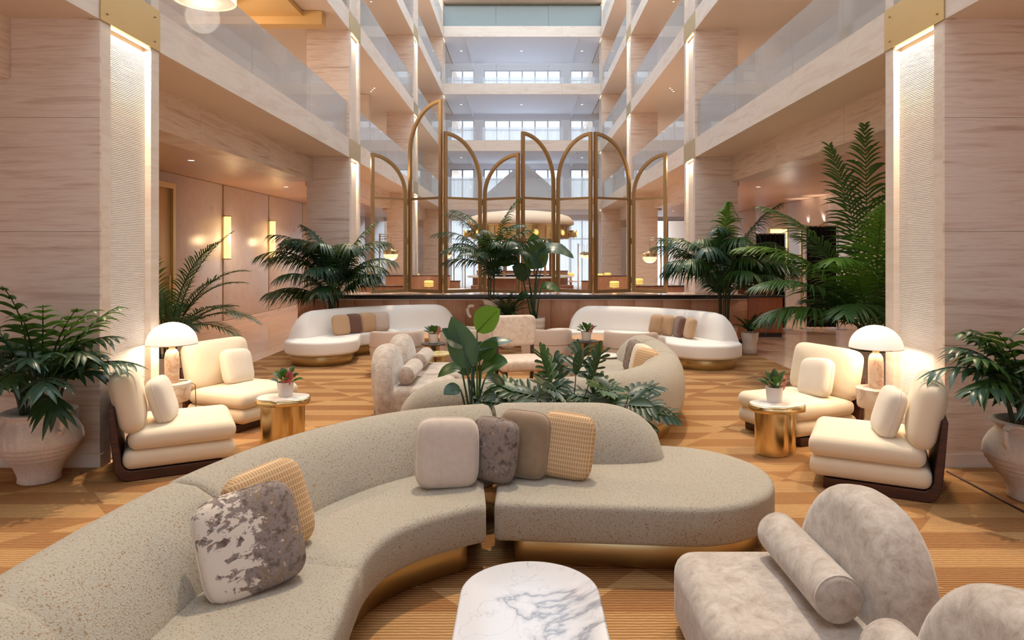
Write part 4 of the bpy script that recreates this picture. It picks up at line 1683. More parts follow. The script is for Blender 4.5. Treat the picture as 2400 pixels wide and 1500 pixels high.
def velvet_chair(label, loc, rz):
    r = thing('velvet_chair', label, 'chair', loc, rz)
    # facing +X ; tufted block seat
    out = resample(round_poly([(-0.38, -0.47), (0.40, -0.47), (0.40, 0.47), (-0.38, 0.47)], 0.14, 8), 0.03, True)
    v, q = slab_geo(out, 0.05, 0.40, 0.10, 0.05, 6)
    n = len(out)
    top = v[-n:]
    v = v[:]
    q = q[:-1]
    ring = list(range(len(v) - n, len(v)))
    c = Vector((0.01, 0))
    for f in (0.1, 0.2, 0.3, 0.4, 0.5, 0.6, 0.7, 0.8, 0.9):
        base = len(v)
        for p in top:
            xy = Vector((p[0], p[1])).lerp(c, f)
            z = 0.40 + 0.018 * (1 - (1 - f) ** 2)
            for tx, ty in ((0.17, 0.2), (0.17, -0.2), (-0.14, 0.2), (-0.14, -0.2)):
                d2 = (xy.x - tx) ** 2 + (xy.y - ty) ** 2
                z -= 0.010 * math.exp(-d2 / 0.004) + 0.012 * math.exp(-d2 / 0.02)
            v.append((xy.x, xy.y, z))
        new = list(range(base, base + n))
        q += [(ring[i], ring[(i + 1) % n], new[(i + 1) % n], new[i]) for i in range(n)]
        ring = new
    q.append(tuple(ring))
    mk('seat', v, q, M['velvet'], r, True, 180)
    for tx, ty in ():
        lathe('button', [(0.014, 0.380), (0.011, 0.398), (0.001, 0.401)], M['velvet'], r, 10, (tx, ty, 0))
    ao = resample([Vector(p) for p in arch_outline(1.02, 0.82)], 0.03, True)
    v, q = slab_geo(ao, -0.13, 0.13, 0.105, 0.105, 6, 0.012)
    b = mk('backrest', [(z, x, y) for x, y, z in v], q, M['velvet'], r, True, 180)
    b.location = (-0.36, 0, 0.04)
    b.rotation_euler = (0, R(-7), 0)
    lathe('plinth', [(0.30, 0.0), (0.30, 0.055)], M['walnut'], r, 32, (0.03, 0, 0))
    return r


def bolster(label, x, y, z, rz, L=0.74, rad=0.105):
    r = thing('bolster_pillow', label, 'pillow', (x, y, z), rz)
    prof = [(0.001, -L / 2), (rad * 0.8, -L / 2 + 0.004), (rad * 0.97, -L / 2 + 0.022), (rad, -L / 2 + 0.05), (rad, L / 2 - 0.05), (rad * 0.97, L / 2 - 0.022), (rad * 0.8, L / 2 - 0.004), (0.001, L / 2)]
    v, q = lathe_geo(prof, 32)
    mk('cover', [(x_, z_, y_ + rad) for x_, y_, z_ in v], [tuple(reversed(f)) for f in q], M['velvet'], r, True, 60)
    for s in (-1, 1):
        V, Q = lathe_geo([(rad * 0.93, -0.006), (rad * 0.98, -0.006), (rad * 0.98, 0.006), (rad * 0.93, 0.006)], 32, closed_ends=False)
        mk('end_piping', [(x_, s * (L / 2 - 0.024) + z_, y_ + rad) for x_, y_, z_ in V], Q, M['velvet'], r)
    return r


VC = [(1.20, 3.24, 180, 'big pale velvet chair with half-moon back, front right of the picture'),
      (1.22, 2.20, 180, 'pale velvet chair half cut off by the bottom right corner'),
      (-1.25, 8.50, 0, 'pale velvet half-moon chair nearer of the pair left of the central plants'),
      (-1.25, 9.55, 0, 'pale velvet half-moon chair farther of the pair left of the central plants')]
v0 = None
for x, y, a, lb in VC:
    if v0 is None:
        v0 = velvet_chair(lb, (x, y, 0.012), R(a))
        v0['group'] = 'velvet half-moon chairs'
    else:
        dup(v0, (x, y, 0.012), R(a), lb)
bl = ['velvet bolster on the front right velvet chair', 'velvet bolster on the chair cut off by the bottom right corner', 'velvet bolster on the nearer chair of the left pair', 'velvet bolster on the farther chair of the left pair']
for (x, y, a, _), lb in zip(VC, bl):
    d = Vector((math.cos(R(a)), math.sin(R(a))))
    bolster(lb, x - d.x * 0.14, y - d.y * 0.14, 0.428, R(a))


# ---------------------------------------------------------------- tub chairs, accent chair
def tub_chair(label, loc, rz):
    """facing +Y"""
    r = thing('tub_chair', label, 'chair', loc, rz)

    def shell(z0, z1, r0, r1, th, a0, a1, flare=0.0):
        secs = []
        n = 30
        for k in range(n + 1):
            a = R(a0 + (a1 - a0) * k / n)
            e = min(1.0, min(k, n - k) / 3.0)
            zz1 = z1 - (z1 - z0) * 0.12 * (1 - e)
            c, s = math.cos(a), math.sin(a)
            row = []
            for rr, z in ((r0, z0), (r1 - 0.02, zz1 - 0.03), (r1 - 0.04, zz1), (r1 - th + 0.04, zz1), (r1 - th + 0.01, zz1 - 0.03), (r0 - th, z0)):
                row.append((rr * c, rr * s * 0.94, z))
            secs.append(row)
        return loft_geo(secs)
    fixn(mk('back_upper', *shell(0.45, 0.70, 0.46, 0.47, 0.14, 172, 368), M['blush'], r, True, 50))
    fixn(mk('back_lower', *shell(0.10, 0.455, 0.40, 0.475, 0.12, 168, 372), M['blush'], r, True, 50))
    slab('seat', resample(circle(0.36, 40, (0, 0.03)), 0.03, True), 0.18, 0.44, M['blush'], r, 0.05, 0.03, 4)
    lathe('plinth', [(0.33, 0.0), (0.33, 0.11)], M['walnut'], r, 32)
    return r


TC = [(-2.1, 11.45, 20, 'blush upholstered tub chair seen from behind, leftmost of four in the middle'),
      (-0.98, 11.75, 30, 'blush upholstered tub chair behind the tall banana-like leaves'),
      (0.42, 11.8, -25, 'blush upholstered tub chair behind the accent chair back'),
      (1.80, 11.3, -20, 'blush upholstered tub chair seen from behind, rightmost of four in the middle')]
t0 = None
for x, y, a, lb in TC:
    if t0 is None:
        t0 = tub_chair(lb, (x, y, 0.012), R(a))
        t0['group'] = 'blush tub chairs'
    else:
        dup(t0, (x, y, 0.012), R(a), lb)

ac = thing('accent_chair', 'peach velvet accent chair with dark wood legs, behind the central plants', 'chair', (-0.03, 9.85, 0.012), R(14))
# faces -Y
slab('seat', resample(round_poly([(-0.36, -0.36), (0.36, -0.36), (0.34, 0.34), (-0.34, 0.34)], 0.12, 7), 0.03, True), 0.33, 0.49, M['peach_velvet'], ac, 0.07, 0.05, 5, 0.03)
bo = resample(round_poly([(-0.33, 0.0), (0.33, 0.0), (0.34, 0.46), (-0.34, 0.46)], 0.09, 7), 0.03, True)
v, q = slab_geo(bo, -0.07, 0.07, 0.055, 0.055, 5, 0.02)
b = mk('backrest', [(x, -z, y) for x, y, z in v], q, M['peach_velvet'], ac, True, 180)
b.location = (0, 0.36, 0.60)
b.rotation_euler = (R(-10), 0, 0)
for s in (-1, 1):
    fixn(mk('rear_leg', *loft_geo([[(s * 0.27 + dx, y + dy, z) for dx, dy in ((-0.022, -0.03), (0.022, -0.03), (0.022, 0.03), (-0.022, 0.03))] for y, z in ((0.42, 0.0), (0.33, 0.35), (0.36, 0.62), (0.44, 0.95))]), M['walnut'], ac, False))
    fixn(mk('front_leg', *loft_geo([[(s * 0.28 + dx, y + dy, z) for dx, dy in ((-0.02, -0.025), (0.02, -0.025), (0.02, 0.025), (-0.02, 0.025))] for y, z in ((-0.33, 0.0), (-0.29, 0.34))]), M['walnut'], ac, False))
    box('side_rail', (s * 0.27 - 0.018, -0.3, 0.27), (s * 0.27 + 0.018, 0.34, 0.33), M['walnut'], ac)


# ---------------------------------------------------------------- tables
def egg(a, b, n=48, k=0.18):
    return [Vector((a * math.cos(t) * (1 + k * math.sin(t)), b * math.sin(t))) for t in [2 * PI * i / n for i in range(n)]]


ct = thing('marble_coffee_table', 'white veined marble oval coffee table in the front centre', 'coffee table', (0.035, 2.82, 0))
o = []
n = 26
L, rr = 0.31, 0.32
o += [Vector((rr * math.cos(a), L + rr * math.sin(a) * 0.98)) for a in [PI * k / n for k in range(n + 1)]]
o += [Vector((rr * 1.0 * math.cos(a), -L + rr * math.sin(a))) for a in [PI + PI * k / n for k in range(n + 1)]]
o = resample(o, 0.03, True)
slab('top', o, 0.415, 0.45, M['white_marble'], ct, 0.012, 0.012, 3)
slab('plinth', inset_pts(ccw(o), 0.13), 0.012, 0.415, M['brass'], ct, 0.004, 0.004, 1)


def gold_table(label, loc, rz):
    t = thing('gold_side_table', label, 'side table', loc, rz)
    out = resample(round_poly([(-0.27, -0.13), (-0.02, -0.22), (0.27, -0.16), (0.28, 0.13), (0.0, 0.22), (-0.26, 0.15)], 0.16, 8), 0.02, True)
    slab('top_stone', inset_pts(ccw(out), 0.012), 0.47, 0.497, M['cream_stone'], t, 0.006, 0.002, 2)
    v, q = slab_geo(out, 0.425, 0.488, 0.004, 0.004, 1)
    mk('top_rim', v, q, M['gold'], t, True, 50)
    lathe('column', [(0.155, 0.0), (0.16, 0.004), (0.16, 0.426)], M['gold'], t, 40, (-0.06, -0.01, 0))
    lathe('column', [(0.085, 0.0), (0.09, 0.004), (0.09, 0.426)], M['gold'], t, 32, (0.13, 0.02, 0))
    return t


GT = [(-2.49, 7.1, 0.1, 'gold side table with cream stone top between the left lounge chairs'), (2.53, 6.8, 0.25, 'gold side table with cream stone top between the right lounge chairs')]
for x, y, a, lb in GT:
    gold_table(lb, (x, y, 0.012), a)


def pedestal_table(label, loc):
    t = thing('pedestal_table', label, 'side table', loc)
    lathe('top_drum', [(0.165, 0.42), (0.175, 0.44), (0.19, 0.60), (0.188, 0.612), (0.178, 0.618), (0.01, 0.618)], M['pedestal_stone'], t, 40)
    lathe('stem', [(0.145, 0.0), (0.14, 0.04), (0.10, 0.34), (0.105, 0.42)], M['pedestal_stone'], t, 36)
    return t


def dome_lamp(label, loc, tilt=0):
    t = thing('dome_table_lamp', label, 'table lamp', loc)
    lathe('base', [(0.068, 0.0), (0.072, 0.008), (0.072, 0.26), (0.066, 0.31), (0.05, 0.34), (0.028, 0.358), (0.001, 0.362)], M['alabaster'], t, 32)
    lathe('neck', [(0.022, 0.355), (0.040, 0.375), (0.05, 0.395), (0.02, 0.40), (0.012, 0.41), (0.012, 0.47)], M['brass'], t, 20)
    n = 14
    pr = [(0.252 * math.cos(PI / 2 * k / n), 0.405 + 0.232 * math.sin(PI / 2 * k / n)) for k in range(n)] + [(0.003, 0.637)]
    pr += [(0.003, 0.632)] + [(0.245 * math.cos(PI / 2 * k / n), 0.407 + 0.225 * math.sin(PI / 2 * k / n)) for k in range(n - 1, -1, -1)]
    lathe('shade', pr, M['opal'], t, 48, ends=False, angle=60)
    lathe('shade_rim', [(0.244, 0.402), (0.254, 0.402), (0.254, 0.408), (0.244, 0.408)], M['brass'], t, 48, ends=False)
    lathe('bulb', [(0.012, 0.46), (0.035, 0.49), (0.035, 0.53), (0.001, 0.56)], M['led'], t, 14)
    for a in (0.6, 2.7, 4.8):
        lathe('rim_screw', [(0.008, 0.398), (0.008, 0.41)], M['brass'], t, 8, (0.25 * math.cos(a), 0.25 * math.sin(a), 0))
    lamp('bulb_light', 'POINT', (0, 0, 0.455), 30, (1, 0.76, 0.50), t, 0.06)
    tube('cord', [(0.06, 0.03, 0.006), (0.12, 0.08, 0.006), (0.20, 0.10, -0.05), (0.215, 0.10, -0.5)], 0.004, M['walnut'], t, 5)
    return t


for x, y, sd in ((-3.72, 7.25, 'left'), (3.60, 6.95, 'right')):
    pedestal_table('cream stone pedestal table carrying the %s dome lamp' % sd, (x, y, 0.012))
    dome_lamp('white dome lamp with alabaster base on the %s stone pedestal, lit' % sd, (x, y, 0.63))


def pedestal_small(label, loc, r, h, mt, ms, n=3):
    t = thing('small_round_table', label, 'side table', loc)
    lathe('top', [(r - 0.008, h - 0.025), (r, h - 0.02), (r, h - 0.005), (r - 0.008, h), (0.001, h)], M[mt], t, 36)
    lathe('stem', [(r * 0.62, 0.0), (r * 0.62, 0.015), (0.05, 0.05), (0.04, h - 0.06), (r * 0.5, h - 0.025)], M[ms], t, 24)
    return t


pedestal_small('small round dark metal pedestal table under the left middle flower pot', (-1.43, 11.0, 0.012), 0.20, 0.54, 'grey_metal', 'grey_metal')
pedestal_small('small round dark metal pedestal table under the right middle flower pot', (1.06, 11.3, 0.012), 0.20, 0.54, 'grey_metal', 'grey_metal')
pedestal_small('small round cream table beside the turned-away sofa pillows', (1.25, 10.15, 0.012), 0.21, 0.48, 'cream_stone', 'grey_metal')
on = thing('onyx_table', 'pale yellow onyx round table with four legs, behind the velvet chairs', 'side table', (-1.32, 10.62, 0.012))
lathe('top', [(0.205, 0.40), (0.215, 0.41), (0.215, 0.43), (0.205, 0.44), (0.001, 0.44)], M['onyx'], on, 36)
for i in range(4):
    a = PI / 4 + i * PI / 2
    lathe('leg', [(0.035, 0.0), (0.035, 0.40)], M['onyx'], on, 14, (0.13 * math.cos(a), 0.13 * math.sin(a), 0))
for x, y, sd in ((-1.72, 12.95, 'left'), (1.32, 12.6, 'right')):
    t = thing('wood_coffee_table', 'round pale wood coffee table with brass drum inside the %s white sofa curve' % sd, 'coffee table', (x, y, 0.012))
    slab('top', resample(circle(0.48, 48), 0.04, True), 0.40, 0.44, M['oak_top'], t, 0.008, 0.008, 2)
    lathe('drum', [(0.36, 0.0), (0.36, 0.40)], M['brass_dark'], t, 36)


# ================================================================ PLANTS
def frond_geo(L, a0, arch, pet=0.35, ll=0.42, n=26, wid=0.022, droop=0.35, vee=0.25, seed=0, seg=4, fwd=(62, 22), tipk=0.5):
    """pinnate frond growing from the origin towards +X; a0: start angle from the vertical, arch: further bend"""
    rr = random.Random(seed)
    N = 24
    pts = [Vector((0, 0, 0))]
    th = []
    for k in range(N):
        s = k / N
        a = R(a0 + arch * s ** 1.5)
        pts.append(pts[-1] + Vector((math.sin(a), 0, math.cos(a))) * (L / N))
        th.append(a)
    th.append(th[-1])
    sway = rr.uniform(-0.12, 0.12) * L
    for k, p in enumerate(pts):
        p.y += sway * (k / N) ** 2
    parts = [tube_geo(pts[::2], 0.011, 5, 0.003)]

    def pos(s):
        x = s * N
        i = min(N - 1, int(x))
        return pts[i].lerp(pts[i + 1], x - i), (pts[i + 1] - pts[i]).normalized(), th[i]
    V, Q = [], []
    for i in range(n):
        u = (i + 0.5) / n
        s = pet + (1 - pet) * u
        p, tg, a = pos(min(0.999, s))
        nrm = Vector((-math.cos(a), 0, math.sin(a)))
        env = (math.sin(PI * (0.12 + 0.80 * u)) ** 0.7)
        env *= (1 - (1 - tipk) * u)
        for sd in (-1, 1):
            l = ll * env * rr.uniform(0.88, 1.08)
            ph = R(fwd[0] + (fwd[1] - fwd[0]) * u + rr.uniform(-5, 5))
            d = (tg * math.cos(ph) + Vector((0, sd, 0)) * math.sin(ph) + nrm * vee).normalized()
            side = d.cross(nrm).normalized()
            base = len(V)
            dr = droop * rr.uniform(0.7, 1.3)
            for k in range(seg + 1):
                v = k / seg
                w = wid * (math.sin(PI * min(1, 0.18 + 0.82 * v)) ** 0.8 if v < 1 else 0.04)
                c = p + d * (l * v) + Vector((0, 0, -1)) * (dr * l * v * v)
                V += [c - side * w - nrm * w * 0.35, c, c + side * w - nrm * w * 0.35]
            for k in range(seg):
                b = base + k * 3
                Q += [(b, b + 1, b + 4, b + 3), (b + 1, b + 2, b + 5, b + 4)]
    parts.append((V, Q))
    return join_geo(parts)


def palm(name, label, loc, fr, pot=None, mats=('leaf_dark', 'leaf_mid'), seed=1, cat='potted plant', canes=5, cane_h=0.5, zb=0.55, spread=0.08, group=None, near_back=True, **kw):
    r = thing(name, label, cat, loc, 0, group)
    rr = random.Random(seed)
    if pot:
        pot(r)
    for i in range(canes):
        a = 2 * PI * i / max(1, canes) + rr.uniform(-.3, .3)
        c = Vector((spread * math.cos(a), spread * math.sin(a), zb - 0.03))
        tube('cane', [c, c + Vector((c.x * 0.3, c.y * 0.3, cane_h * 0.5)), c + Vector((c.x * 0.8, c.y * 0.8, cane_h))], 0.016, M['cane'], r, 6, 0.011)
    for i, f in enumerate(fr):
        az, a0, L, arch = f[:4]
        if near_back and math.sin(R(az)) > 0.1:
            L *= max(0.34, 1 - 0.9 * math.sin(R(az)))
            a0 *= 0.6
        k = dict(kw)
        mt = mats[i % len(mats)]
        if len(f) > 4:
            mt = f[4]
        v, q = frond_geo(L, a0, arch, seed=seed * 100 + i, **k)
        o = mk('frond', v, q, M[mt], r, True, 180)
        o.location = (spread * 0.8 * math.cos(R(az)), spread * 0.8 * math.sin(R(az)), zb + cane_h * (0.35 + 0.5 * rr.random()))
        o.rotation_euler = (0, 0, R(az))
    return r


URN = [(0.15, 0.0), (0.165, 0.012), (0.16, 0.05), (0.19, 0.14), (0.25, 0.215), (0.262, 0.225), (0.262, 0.24), (0.278, 0.25), (0.292, 0.262), (0.292, 0.28), (0.304, 0.29), (0.316, 0.30), (0.314, 0.318), (0.324, 0.33), (0.336, 0.342), (0.332, 0.365), (0.332, 0.375),
       (0.325, 0.42), (0.29, 0.49), (0.245, 0.54), (0.235, 0.565), (0.255, 0.585), (0.285, 0.60), (0.285, 0.615), (0.25, 0.625), (0.215, 0.60), (0.21, 0.55)]


def urn(s=1.0, handles=True, prof=URN, rot=0.0):
    def f(r):
        p = lathe('pot', [(a * s, b * s) for a, b in prof], M['terracotta'], r, 44, ends=True, angle=70)
        if handles:
            for a in (0 + rot, PI + rot):
                c, q = math.cos(a), math.sin(a)
                pts = [(0.262, 0.60), (0.315, 0.605), (0.352, 0.57), (0.352, 0.51), (0.325, 0.455), (0.30, 0.445)]
                o = tube('handle', catmull([(x * s * c, x * s * q, z * s) for x, z in pts], 4), 0.022 * s, M['terracotta'], p, 8)
        zt = prof[-1][1] * s + 0.02
        lathe('soil', [(prof[-1][0] * s + 0.015, zt - 0.02), (prof[-1][0] * s * 0.5, zt + 0.012), (0.001, zt + 0.02)], M['soil'], r, 24, ends=False)
    return f


def simple_pot(r0, r1, h, mat='terracotta', bands=0):
    def f(r):
        pr = [(r0, 0.0), (r0 + 0.01, 0.01)]
        n = max(1, bands)
        for i in range(n):
            a = (i + 0.3) / n
            b = (i + 0.7) / n
            pr += [(r0 + (r1 - r0) * a, h * a), (r0 + (r1 - r0) * a + (0.012 if bands else 0), h * (a + b) / 2), (r0 + (r1 - r0) * b, h * b)]
        pr += [(r1, h * 0.99), (r1 - 0.005, h), (r1 - 0.03, h), (r1 - 0.035, h - 0.06)]
        lathe('pot', pr, M[mat], r, 36, angle=60)
        lathe('soil', [(r1 - 0.03, h - 0.05), (0.1 * r1, h - 0.03), (0.001, h - 0.03)], M['soil'], r, 24, ends=False)
    return f


# the two bushy parlour palms in urns at the front columns
def bush(seed, n, amax=75):
    rr = random.Random(seed)
    out = []
    for i in range(n):
        az = 360 * i * 0.381966 % 360
        lvl = i / n
        a0 = 6 + (amax - 6) * lvl + rr.uniform(-6, 6)
        out.append((az + rr.uniform(-16, 16), a0, rr.uniform(0.72, 1.08) - 0.30 * lvl, rr.uniform(30, 80)))
    return out


palm('potted_parlour_palm', 'bushy parlour palm in pale ribbed urn with handles, by the left front column', (-4.22, 5.97, 0.012), bush(3, 56), urn(1.0, True, URN, -0.5), ('leaf_dark', 'leaf_mid', 'leaf_dark', 'leaf_blue'), 3, canes=9, cane_h=0.38, zb=0.58, spread=0.12,
     pet=0.34, ll=0.30, n=6, wid=0.025, droop=0.55, vee=0.10, seg=5, fwd=(55, 26), tipk=0.85)
palm('potted_parlour_palm', 'bushy parlour palm in pale ribbed urn with handles, by the right front column', (4.12, 5.52, 0.012), bush(5, 58), urn(1.02, True, URN, 0.45), ('leaf_dark', 'leaf_mid', 'leaf_blue', 'leaf_dark'), 5, canes=9, cane_h=0.36, zb=0.58, spread=0.12,
     pet=0.34, ll=0.30, n=6, wid=0.025, droop=0.6, vee=0.10, seg=5, fwd=(55, 26), tipk=0.85)

# large kentia palms
KL = [(180, 29, 1.85, 95), (200, 18, 1.76, 80), (165, 9, 1.85, 60), (8, 11, 2.14, 46, 'leaf_mid'), (350, 27, 1.68, 90), (20, 43, 1.43, 85), (172, 45, 1.68, 70), (270, 22, 1.60, 85), (240, 34, 1.60, 85), (300, 32, 1.60, 90), (90, 14, 1.68, 60), (60, 27, 1.60, 80), (130, 29, 1.60, 80), (325, 16, 1.68, 70), (215, 50, 1.34, 70), (330, 54, 1.26, 60), (190, 61, 1.34, 50), (10, 59, 1.26, 60), (275, 56, 1.18, 60), (285, 14, 1.43, 100), (255, 7, 1.51, 90), (310, 13, 1.51, 85), (230, 16, 1.51, 95), (185, 13, 1.60, 100), (355, 14, 1.60, 95), (270, 40, 1.34, 75), (205, 36, 1.51, 80), (335, 38, 1.43, 80)]
palm('kentia_palm', 'large dark kentia palm behind the left white sofa', (-3.98, 14.42, 0.012), KL, simple_pot(0.2, 0.27, 0.45), ('leaf_dark', 'leaf_blue', 'leaf_dark'), 11, canes=7, cane_h=1.25, zb=0.45, pet=0.26, ll=0.66, n=36, wid=0.017, droop=0.75, vee=0.12, fwd=(62, 20), tipk=0.6)
KR = [(180, 20, 1.94, 85), (172, 34, 1.94, 85), (200, 27, 1.76, 85), (5, 13, 2.20, 50, 'leaf_dark'), (20, 27, 1.94, 75, 'leaf_mid'), (340, 27, 1.85, 90), (0, 45, 1.76, 75), (270, 22, 1.67, 90, 'leaf_mid'), (240, 27, 1.76, 90), (300, 34, 1.67, 90), (90, 11, 1.85, 60), (120, 22, 1.85, 70), (60, 25, 1.76, 80), (220, 50, 1.58, 65), (160, 50, 1.58, 65), (320, 52, 1.50, 65), (15, 59, 1.50, 60), (255, 9, 1.85, 60, 'leaf_bright'), (195, 59, 1.41, 55), (285, 14, 1.50, 100), (255, 7, 1.58, 90), (310, 13, 1.58, 85), (230, 16, 1.58, 95), (185, 13, 1.67, 100), (355, 14, 1.67, 95), (270, 40, 1.41, 75), (205, 36, 1.58, 80), (335, 38, 1.50, 80)]
palm('kentia_palm', 'large kentia palm behind the right white sofa', (4.2, 14.2, 0.012), KR, simple_pot(0.2, 0.27, 0.45), ('leaf_dark', 'leaf_mid', 'leaf_blue'), 13, canes=7, cane_h=1.25, zb=0.45, pet=0.26, ll=0.68, n=36, wid=0.018, droop=0.75, vee=0.12, fwd=(62, 20), tipk=0.6)
FR = [(186, 18, 2.5, 60, 'leaf_mid'), (176, 30, 2.3, 75, 'leaf_bright'), (196, 40, 2.1, 75, 'leaf_mid'), (160, 22, 2.5, 55), (210, 8, 2.8, 28, 'leaf_mid'), (230, 12, 2.9, 24), (170, 52, 2.0, 60, 'leaf_mid'), (200, 58, 1.8, 60), (250, 24, 2.4, 60, 'leaf_bright'), (265, 34, 2.2, 75, 'leaf_mid'), (290, 20, 2.4, 55), (320, 26, 2.2, 70), (350, 30, 2.1, 75), (30, 24, 2.2, 60), (80, 20, 2.3, 60), (120, 28, 2.2, 70), (240, 50, 1.8, 65, 'leaf_mid'), (225, 30, 2.1, 75, 'leaf_bright'), (185, 66, 1.6, 55, 'leaf_mid'), (270, 60, 1.6, 60), (150, 62, 1.7, 55), (258, 8, 2.6, 30, 'leaf_bright')]  # the bright fronds carry sunlight in their leaf colour
palm('areca_palm', 'tall palm with sunlight put into its bright green fronds, behind the right front column', (5.0, 9.75, 0.0), FR, simple_pot(0.24, 0.32, 0.62), ('leaf_dark', 'leaf_mid'), 17, canes=9, cane_h=0.5, zb=0.58, spread=0.12, pet=0.20, ll=0.80, n=40, wid=0.017, droop=0.45, vee=0.08, fwd=(66, 26), tipk=0.5)
FL = [(352, 26, 1.7, 70), (10, 36, 1.6, 80), (340, 44, 1.5, 80), (5, 10, 1.8, 45), (330, 16, 1.8, 60), (25, 20, 1.7, 60), (355, 58, 1.4, 65), (15, 66, 1.3, 55), (300, 30, 1.6, 80), (280, 12, 1.8, 50), (260, 30, 1.6, 70), (220, 20, 1.7, 60), (180, 30, 1.6, 70), (140, 20, 1.7, 60), (90, 25, 1.6, 60), (50, 40, 1.5, 70), (318, 62, 1.3, 60), (345, 74, 1.2, 50)]
palm('areca_palm', 'feathery palm behind the left front column', (-5.02, 9.6, 0.0), FL, simple_pot(0.22, 0.3, 0.55), ('leaf_dark', 'leaf_mid'), 19, canes=9, cane_h=0.55, zb=0.52, spread=0.12, pet=0.24, ll=0.42, n=30, wid=0.009, droop=0.35, vee=0.25, fwd=(50, 20))
CPM = [(180, 28, 1.53, 90), (200, 12, 1.65, 75), (165, 45, 1.30, 80), (350, 26, 1.65, 85), (10, 42, 1.42, 80), (270, 20, 1.42, 85), (240, 38, 1.30, 80), (300, 36, 1.42, 80), (90, 16, 1.53, 60), (60, 30, 1.42, 70), (120, 30, 1.42, 70), (330, 8, 1.77, 50), (185, 62, 1.06, 60), (255, 58, 1.06, 60), (260, 14, 1.25, 85), (225, 20, 1.3, 90), (310, 18, 1.3, 90), (280, 34, 1.2, 85), (215, 48, 1.2, 75), (320, 50, 1.2, 75), (190, 10, 1.35, 80), (355, 14, 1.35, 80)]
palm('kentia_palm', 'smaller blue-green palm in a two-handled jar at the middle of the divider', (-0.66, 14.55, 0.012), CPM, urn(1.42, True, [(0.14, 0), (0.15, 0.02), (0.2, 0.2), (0.21, 0.34), (0.19, 0.46), (0.14, 0.56), (0.11, 0.60), (0.11, 0.66), (0.13, 0.69), (0.125, 0.70), (0.10, 0.69), (0.095, 0.64)], 0.0), ('leaf_blue', 'leaf_dark'), 23, canes=4, cane_h=1.15, zb=0.98, spread=0.05, pet=0.22, ll=0.46, n=28, wid=0.015, droop=0.7, vee=0.1, fwd=(62, 22))
SB = [(360 * i * 0.381966 % 360, 10 + 60 * i / 26, 0.62, 50) for i in range(26)]
palm('potted_fern', 'small dense dark fern in front of the divider, beside the two-handled jar', (-0.30, 14.3, 0.012), SB, simple_pot(0.14, 0.19, 0.66), ('leaf_dark',), 29, canes=0, cane_h=0.1, zb=0.62, spread=0.05, pet=0.2, ll=0.13, n=18, wid=0.010, droop=0.3, vee=0.1, fwd=(60, 30))
palm('potted_fern', 'low small potted plant at the right end of the white sofa and divider', (4.50, 13.5, 0.012), [(360 * i * 0.381966 % 360, 10 + 60 * i / 16, 0.45, 50) for i in range(16)], simple_pot(0.12, 0.17, 0.42), ('leaf_dark', 'leaf_mid'), 31, canes=0, cane_h=0.1, zb=0.40, spread=0.04, pet=0.2, ll=0.13, n=10, wid=0.014, droop=0.3, vee=0.1, fwd=(60, 30))


# broad leaves
def leaf_geo(b, c, t, nrm, W, n=12, shape='ovate', fold=0.18, wave=0.0, seed=0):
    b, c, t, nrm = Vector(b), Vector(c), Vector(t), Vector(nrm).normalized()
    rr = random.Random(seed)
    P = [(1 - s) ** 2 * b + 2 * s * (1 - s) * c + s * s * t for s in [k / n for k in range(n + 1)]]
    V, Q = [], []
    if shape == 'lobed':
        L = sum((P[i + 1] - P[i]).length for i in range(n))
        m = 6
        mid = []
        for i, p in enumerate(P):
            tg = (P[min(i + 1, n)] - P[max(i - 1, 0)]).normalized()
            sd = tg.cross(nrm).normalized()
            w = W * 0.30 * math.sin(PI * (0.1 + 0.85 * i / n)) + 0.004
            k = len(V)
            V += [p - sd * w + nrm * w * 0.3, p, p + sd * w + nrm * w * 0.3]
            if i:
                Q += [(k - 3, k - 2, k + 1, k), (k - 2, k - 1, k + 2, k + 1)]
        for j in range(m):
            s = 0.06 + 0.80 * j / (m - 1)
            i = min(n - 1, int(s * n))
            p = P[i].lerp(P[i + 1], s * n - i)
            tg = (P[i + 1] - P[i]).normalized()
            sd0 = tg.cross(nrm).normalized()
            ln = W * (0.55 + 0.75 * math.sin(PI * (0.15 + 0.7 * (1 - s)))) * (1.0 - 0.25 * s) * rr.uniform(0.8, 1.15)
            fw = R(78 - 52 * s)
            for sg in (-1, 1):
                d = (sd0 * sg * math.sin(fw) + tg * math.cos(fw)).normalized()
                e = d.cross(nrm).normalized()
                hw = L / m * 0.40 * rr.uniform(0.8, 1.2)
                k = len(V)
                dr = rr.uniform(0.05, 0.3)
                for u, ww in ((0.0, 0.75), (0.35, 0.95), (0.7, 1.15), (0.92, 0.75), (1.0, 0.15)):
                    q = p + d * (ln * u) + nrm * (0.12 * ln * u) - Vector((0, 0, dr * ln * u * u))
                    V += [q - e * hw * ww, q + nrm * hw * -0.25, q + e * hw * ww]
                for g in range(4):
                    a = k + g * 3
                    Q += [(a, a + 1, a + 4, a + 3), (a + 1, a + 2, a + 5, a + 4)]
        return V, Q
    for i, p in enumerate(P):
        s = i / n
        tg = (P[min(i + 1, n)] - P[max(i - 1, 0)]).normalized()
        sd = tg.cross(nrm).normalized()
        n2 = sd.cross(tg)
        if shape == 'heart':
            w = W * (math.sin(PI * (0.20 + 0.80 * s)) ** 0.75) if s < 1 else 0.002
            if s == 0:
                w = W * 0.45
        else:
            w = W * math.sin(PI * s ** 0.85) ** 0.75 if 0 < s < 1 else 0.002
        for f, h in ((-1, 1), (-0.55, 0.42), (0, 0), (0.55, 0.42), (1, 1)):
            V.append(p + sd * (w * f) + n2 * (w * fold * h + wave * w * math.sin(s * 17 + f * 2) * abs(f)))
    for i in range(n):
        for j in range(4):
            a = i * 5 + j
            Q.append((a, a + 1, a + 6, a + 5))
    return V, Q


